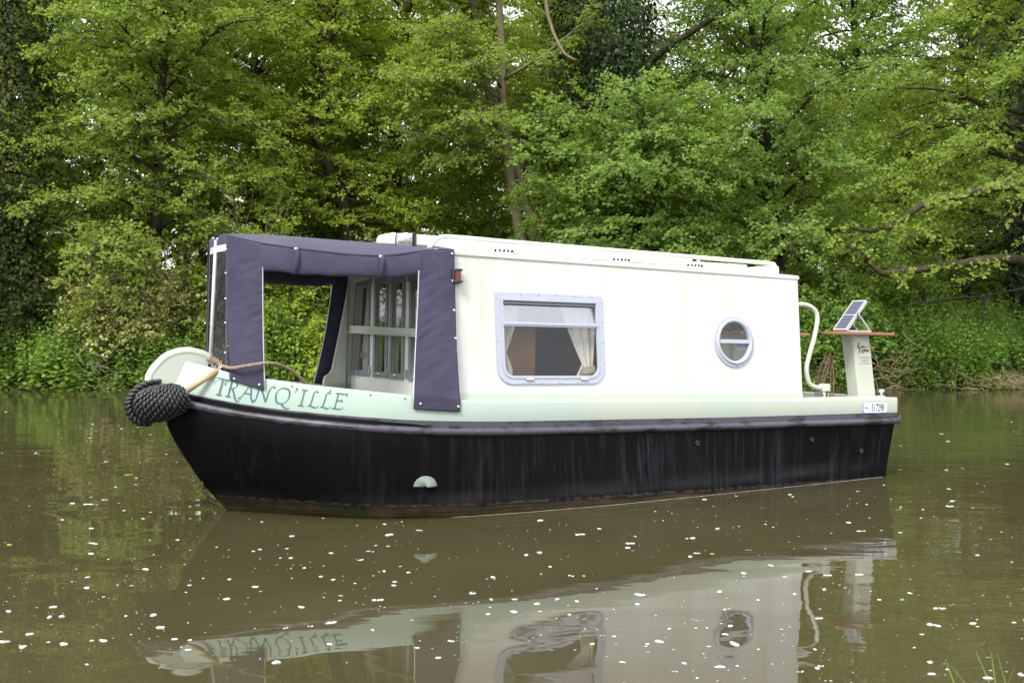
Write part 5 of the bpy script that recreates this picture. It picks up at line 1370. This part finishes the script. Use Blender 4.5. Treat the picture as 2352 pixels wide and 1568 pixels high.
# solar panel on the near seat board
so = on_boat('solar_panel', 'small tilted solar panel standing on the stern seat board', 'solar panel')
A0, A1 = np.array([3.655, 0, 1.318]), np.array([3.885, 0, 1.572])
def sp_pt(s, t_, o):                                    # s along slope, t_ across, o outwards (towards the bow)
    d = A1 - A0; n_ = np.array([-d[2], 0, d[0]]) / np.linalg.norm(d)
    p = A0 + d * s + n_ * o; return (p[0], t_, p[2])
def sp_box(s0, s1, y0_, y1_, o0, o1): return MB().hexa([sp_pt(s0, y0_, o0), sp_pt(s1, y0_, o0), sp_pt(s1, y1_, o0), sp_pt(s0, y1_, o0), sp_pt(s0, y0_, o1), sp_pt(s1, y0_, o1), sp_pt(s1, y1_, o1), sp_pt(s0, y1_, o1)])
Y0, Y1 = -0.935, -0.785
sp_box(0.02, 0.98, Y0 + 0.008, Y1 - 0.008, -0.004, 0.004).build('solar_cells', M['solar'], so)
M['pale_alu'] = simple('pale_aluminium', (0.50, 0.50, 0.54, 1), 0.4, 0.4, var=0.1)
for nm_, a in (('edge_frame', (0, 1, Y0, Y0 + 0.012, -0.016, 0.008)), ('edge_frame', (0, 1, Y1 - 0.012, Y1, -0.016, 0.008)), ('end_frame', (0, 0.035, Y0 + 0.012, Y1 - 0.012, -0.016, 0.008)), ('end_frame', (0.965, 1, Y0 + 0.012, Y1 - 0.012, -0.016, 0.008)), ('cross_frame', (0.485, 0.51, Y0 + 0.012, Y1 - 0.012, -0.006, 0.008))):
    sp_box(*a).build(nm_, M['pale_alu'], so)
for y in (Y0 + 0.006, Y1 - 0.006):
    MB().tube([(3.79, y, 1.46), (3.93, y, 1.322)], 0.0095, 6).build('strut', M['pale_alu'], so)
    MB().box((3.68, y - 0.008, 1.3075), (3.945, y + 0.008, 1.320)).build('foot_rail', M['pale_alu'], so)
MB().tube(curve_pts([(3.775, Y0 - 0.004, 1.47), (3.765, Y0 - 0.012, 1.40), (3.745, Y0 - 0.004, 1.325)], 8), 0.004, 5).build('panel_cable', M['black_plastic'], so, True)

# ------------------------------------------------------------------ ropes
def twisted(pts, r, mat, name, parent, n=None, strands=3, pitch=0.05):
    P = np.array(pts, float)
    L = np.concatenate([[0], np.cumsum(np.linalg.norm(np.diff(P, axis=0), axis=1))])
    mb = MB(); n = n or int(L[-1] / 0.008)
    s = np.linspace(0, L[-1], n)
    C = np.stack([np.interp(s, L, P[:, c]) for c in range(3)], -1)
    Tn = np.gradient(C, axis=0); Tn = nrmz(Tn)
    up = np.array([0.3, 0.2, 0.93]); U = nrmz(np.cross(Tn, up)); Wv = np.cross(Tn, U)
    for k in range(strands):
        a = s / pitch * 2 * math.pi + k * 2 * math.pi / strands
        mb.tube(C + (U * np.cos(a)[:, None] + Wv * np.sin(a)[:, None]) * r * 0.5, r * 0.56, 6, True)
    return mb.build(name, mat, parent, True)
ro = on_boat('bow_rope', 'thick hemp rope from the bow stud past the canopy leg', 'rope')
pts = curve_pts([(-1.47, 0.03, 1.015), (-1.42, -0.02, 1.02), (-1.385, -0.10, 1.01), (-1.375, -0.20, 0.985), (-1.345, -0.37, 0.972), (-1.28, -0.455, 0.988), (-1.20, -0.51, 1.004), (-1.12, -0.50, 1.008), (-1.03, -0.42, 0.99), (-0.94, -0.36, 0.955), (-0.86, -0.33, 0.90), (-0.80, -0.32, 0.84)], 90)
twisted(pts, 0.0125, M['rope'], 'rope_run', ro)
for k in range(4):                                      # turns on the stud
    c = np.array([-1.395 + 0.010 * k, -0.04 - 0.045 * k, 1.012 - 0.012 * k])
    loop = [c + np.array([0.012 * math.sin(a * 2), 0.030 * math.cos(a), 0.034 * math.sin(a)]) for a in np.linspace(0, 6.28, 24)]
    twisted(loop, 0.011, M['rope'], 'rope_turn', ro, 40)
for k in range(3):
    twisted(curve_pts([(-1.375 + 0.012 * k, -0.17 - 0.02 * k, 0.99), (-1.378 + 0.012 * k, -0.185 - 0.02 * k, 0.95), (-1.374 + 0.012 * k, -0.18 - 0.02 * k, 0.925)], 12), 0.006, M['rope'], 'rope_end', ro, 20, 2, 0.03)
cr = on_boat('rope_coil', 'hank of brown rope hanging beside the stern seat column', 'rope')
rng = np.random.RandomState(5)
for k in range(6):
    dx, dl_ = rng.normal(-0.01, 0.030), rng.uniform(-0.07, 0.05)
    a = np.array([3.70, -0.70 + 0.012 * k, 1.10]); w = rng.uniform(0.03, 0.14)
    pts = curve_pts([a + (0.015, 0, 0), a + (-0.02 + dx, 0, -0.12), a + (-w * 0.6 + dx, 0.0, -0.27), a + (-w * 0.3 + dx, 0, -0.37 + dl_), a + (0.02 + dx, 0, -0.395 + dl_), a + (0.05 + dx, 0, -0.34 + dl_), a + (0.05 + dx, 0, -0.2), a + (0.035, 0, 0)], 60)
    twisted(pts, 0.0075, M['rope_brown'], 'rope_loop', cr, 120, 3, 0.035)

# T stud and fairlead on the foredeck
ts = MB(); ts.tube([(-1.40, -0.03, 0.90), (-1.40, -0.03, 1.005)], 0.011, 10); ts.tube([(-1.43, 0.085, 1.012), (-1.38, -0.13, 1.002)], 0.0075, 10); ts.ball((-1.40, -0.03, 1.012), 0.016, 10, 6)
ts = ts.build('t_stud', M['chrome'], boat, True)
MB().disc((-1.40, -0.03, 0.985), (0, 0, 1), 0.020, 0.022, 14).build('stud_collar', M['black_plastic'], ts, True)
MB().torus((-1.385, -0.205, 0.965), (1, 0.2, 0), 0.020, 0.0055, 18, 8).build('ring_bolt', M['chrome'], boat, True)

# ------------------------------------------------------------------ bow fender: a wrapped V of knotted black rope with a tan hose over its lashing
fe = on_boat('bow_fender', 'black knotted rope bow fender with a tan hose on its lashing', 'fender')
knot = MB(); knot.ball((0, 0, 0), 1.0, 6, 4, (1.0, 0.55, 0.5))
kv = np.array(knot.v); kf = knot.f
for sgn in (-1, 1):
    axis = curve_pts([(-1.825, sgn * 0.02, 0.715), (-1.785, sgn * 0.085, 0.722), (-1.725, sgn * 0.135, 0.738), (-1.655, sgn * 0.175, 0.765), (-1.60, sgn * 0.20, 0.795)], 30)
    s = np.linspace(0, 1, 30)
    rad = np.interp(s, [0, 0.12, 0.4, 0.7, 0.9, 1.0], [0.098, 0.113, 0.118, 0.106, 0.076, 0.033])
    MB().tube(axis, list(rad * 0.94), 18).build('fender_core', M['fender'], fe, True)
    mb = MB()
    Tn = nrmz(np.gradient(axis, axis=0)); U = nrmz(np.cross(Tn, np.array([0, 0, 1.0]))); Wv = np.cross(U, Tn)
    rg = np.random.RandomState(3); rows = 16
    for r_ in range(rows):
        f = (r_ + 0.5) / rows * 29
        i = int(f); fr = f - i
        c = axis[i] * (1 - fr) + axis[min(i + 1, 29)] * fr; rr = rad[i] * (1 - fr) + rad[min(i + 1, 29)] * fr
        cnt = max(6, int(2 * math.pi * rr / 0.040))
        for k in range(cnt):
            a = 2 * math.pi * (k + 0.5 * (r_ % 2)) / cnt
            o = U[i] * math.cos(a) + Wv[i] * math.sin(a); tg = -U[i] * math.sin(a) + Wv[i] * math.cos(a)
            B = np.stack([nrmz(tg + Tn[i] * 0.35), nrmz(Tn[i] - tg * 0.35), o])
            mb.add(c + o * rr * rg.uniform(0.97, 1.02) + (kv * np.array([0.027, 0.023, 0.017]) * rg.uniform(0.85, 1.1)) @ B, kf)
    w = mb.build('rope_weave', M['fender'], fe, True); w['kind'] = 'stuff'
# plaited ridge round the nose
ridge = curve_pts([(-1.74, 0.0, 0.87), (-1.82, -0.01, 0.86), (-1.90, -0.012, 0.81), (-1.942, -0.012, 0.73), (-1.925, -0.01, 0.65), (-1.875, -0.008, 0.60), (-1.80, 0, 0.59)], 40)
for dy in (-0.032, 0.0, 0.032):
    twisted(ridge + np.array([0.006 * abs(dy) / 0.03, dy, 0]), 0.021, M['fender'], 'plait', fe, 90, 2, 0.07)
MB().tube([(-1.60, -0.205, 0.815), (-1.402, -0.225, 0.952)], 0.0185, 12).build('hose', M['bamboo'], fe, True)
for k in range(3):
    MB().torus(tuple(np.array([-1.395, -0.222, 0.958]) + k * np.array([0.012, 0.006, 0.008])), (1 - k % 2, 0.4, k % 2), 0.011, 0.0035, 12, 6).build('shackle_link', M['steel'], fe, True)

# rusty chain hanging at the stem
ch = on_boat('stem_chain', 'short rusty chain hanging from the stem into the water', 'chain')
M['rust'] = simple('rusty_iron', (0.055, 0.035, 0.026, 1), 0.7, 0.4, var=0.4, scale=40)
P = curve_pts([(-1.445, -0.03, 0.185), (-1.425, -0.035, 0.11), (-1.385, -0.04, 0.055), (-1.345, -0.045, 0.0), (-1.31, -0.05, -0.07)], 9)
for k in range(8):
    c = (P[k] + P[k + 1]) / 2; d = nrmz(P[k + 1] - P[k])
    a1 = nrmz(np.cross(d, np.array([0, 1.0, 0.2]))); a2 = np.cross(d, a1)
    ax = a1 if k % 2 else a2
    loop = [c + d * 0.026 * math.cos(t_) + ax * 0.013 * math.sin(t_) for t_ in np.linspace(0, 2 * math.pi, 15)]
    MB().tube(loop, 0.0045, 6, False).build('chain_link', M['rust'], ch, True)

# ------------------------------------------------------------------ things on the water
M['foam'] = simple('river_foam', (0.58, 0.57, 0.56, 1), 0.75, var=0.25, scale=7)
rng = np.random.RandomState(91)
mb_v, mb_f = [], []
inv = BM.inverted()
def in_hull(x, y):
    p = inv @ Vector((x, y, 0.0))
    if p.x < -1.30 or p.x > 4.12: return False
    return abs(p.y) < float(_w(p.x + 1.257)) + 0.03
cnt = 0; tries = 0
while cnt < 1250 and tries < 40000:
    tries += 1
    y = 1 / (1 / 3.6 - rng.uniform() ** 0.9 * (1 / 3.6 - 1 / 19.0)); x = rng.uniform(-1, 1) * (0.50 * y + 0.3)
    dens = 0.5 + 0.9 * mnoise.noise(Vector((x * 0.8, y * 1.1, 0.3))) + 0.7 * mnoise.noise(Vector((x * 2.5, y * 3.5, 4.0)))
    if rng.uniform() > 0.10 + 0.9 * dens or in_hull(x, y): continue
    s = 0.0026 + 0.016 * rng.uniform() ** 5
    parts_ = 1 if rng.uniform() < 0.72 else rng.randint(2, 4)
    for _ in range(parts_):
        cx_, cy_ = (x, y) if _ == 0 else (x + rng.normal(0, s * 1.2), y + rng.normal(0, s * 0.8))
        if in_hull(cx_, cy_): continue
        n_ = 12; el = rng.uniform(0.6, 1.0); az = rng.uniform(0, 6.28); b = len(mb_v); ph_ = rng.uniform(0, 6.28, 3)
        ring0, ring1 = [], []
        for k in range(n_):
            a = 2 * math.pi * k / n_; r_ = s * (1 + 0.25 * math.sin(2 * a + ph_[0]) + 0.16 * math.sin(3 * a + ph_[1]) + 0.08 * math.sin(5 * a + ph_[2]))
            px_, py_ = r_ * math.cos(a), r_ * math.sin(a) * el
            px_, py_ = px_ * math.cos(az) - py_ * math.sin(az), px_ * math.sin(az) + py_ * math.cos(az)
            ring0.append((cx_ + px_, cy_ + py_, 0.001)); ring1.append((cx_ + px_ * 0.8, cy_ + py_ * 0.8, 0.001 + min(0.006, s * 0.16)))
        mb_v += ring0 + ring1
        mb_f += [(b + k, b + (k + 1) % n_, b + n_ + (k + 1) % n_, b + n_ + k) for k in range(n_)] + [tuple(b + n_ + k for k in range(n_))]
    cnt += 1
me = bpy.data.meshes.new('foam_flecks'); me.from_pydata(mb_v, [], mb_f); me.update()
fo = link_mesh('foam_flecks', me, M['foam'])
tag(fo, 'white foam flecks scattered over the brown water', 'foam', kind='stuff')
# scum line where water meets the hull
P = []
for i in range(160):
    u = -1.22 + 5.3 * i / 159
    d = u + 1.257
    hw = float(_w(d)) + 0.004
    w0 = 0.0015 + 0.005 * (0.5 + 0.5 * math.sin(u * 17) * math.sin(u * 7.3)) * min(1, max(0.1, (u + 0.3) / 2.0))
    a, b_ = BM @ Vector((u, -hw, 0)), BM @ Vector((u, -hw - w0, 0))
    P.append([(a.x, a.y, 0.0025), (b_.x, b_.y, 0.0015)])
M['scum'] = simple('pale_scum', (0.36, 0.34, 0.31, 1), 0.8, var=0.5, scale=12)
sc_ = MB().grid(P).build('scum_line', M['scum'], None)
tag(sc_, 'thin pale scum line along the hull at the water', 'foam', kind='stuff')
# a few yellow leaves afloat
M['yellow_leaf'] = simple('yellow_leaf', (0.42, 0.33, 0.03, 1), 0.6, var=0.2)
def fleaf(x, y, s, az, label):
    v, q_ = leaf_arrays(np.array([[0, 0, 0.003]]), np.array([[math.cos(az), math.sin(az), 0]]), np.array([[0, 0, 1.0]]), np.array([s]), 'oval', 0.1, 0.0)
    me = np_mesh('floating_leaf', v, q_); o = link_mesh('floating_leaf', me, M['yellow_leaf']); o.location = (x, y, 0.0)
    m = o.modifiers.new('solid', 'SOLIDIFY'); m.thickness = 0.0015
    return tag(o, label, 'leaf', 'leaves afloat')
fleaf(-3.35, 9.5, 0.09, 0.4, 'yellow leaf afloat left of the bow, larger and farther out')
fleaf(-2.65, 9.3, 0.045, 1.2, 'small yellow leaf afloat nearest the stem of the boat')
fleaf(-2.9, 6.35, 0.05, 2.0, 'yellow leaf afloat near the left edge of the picture')
fleaf(1.1, 6.1, 0.035, 0.7, 'tiny yellow leaf afloat in front of the stern quarter')
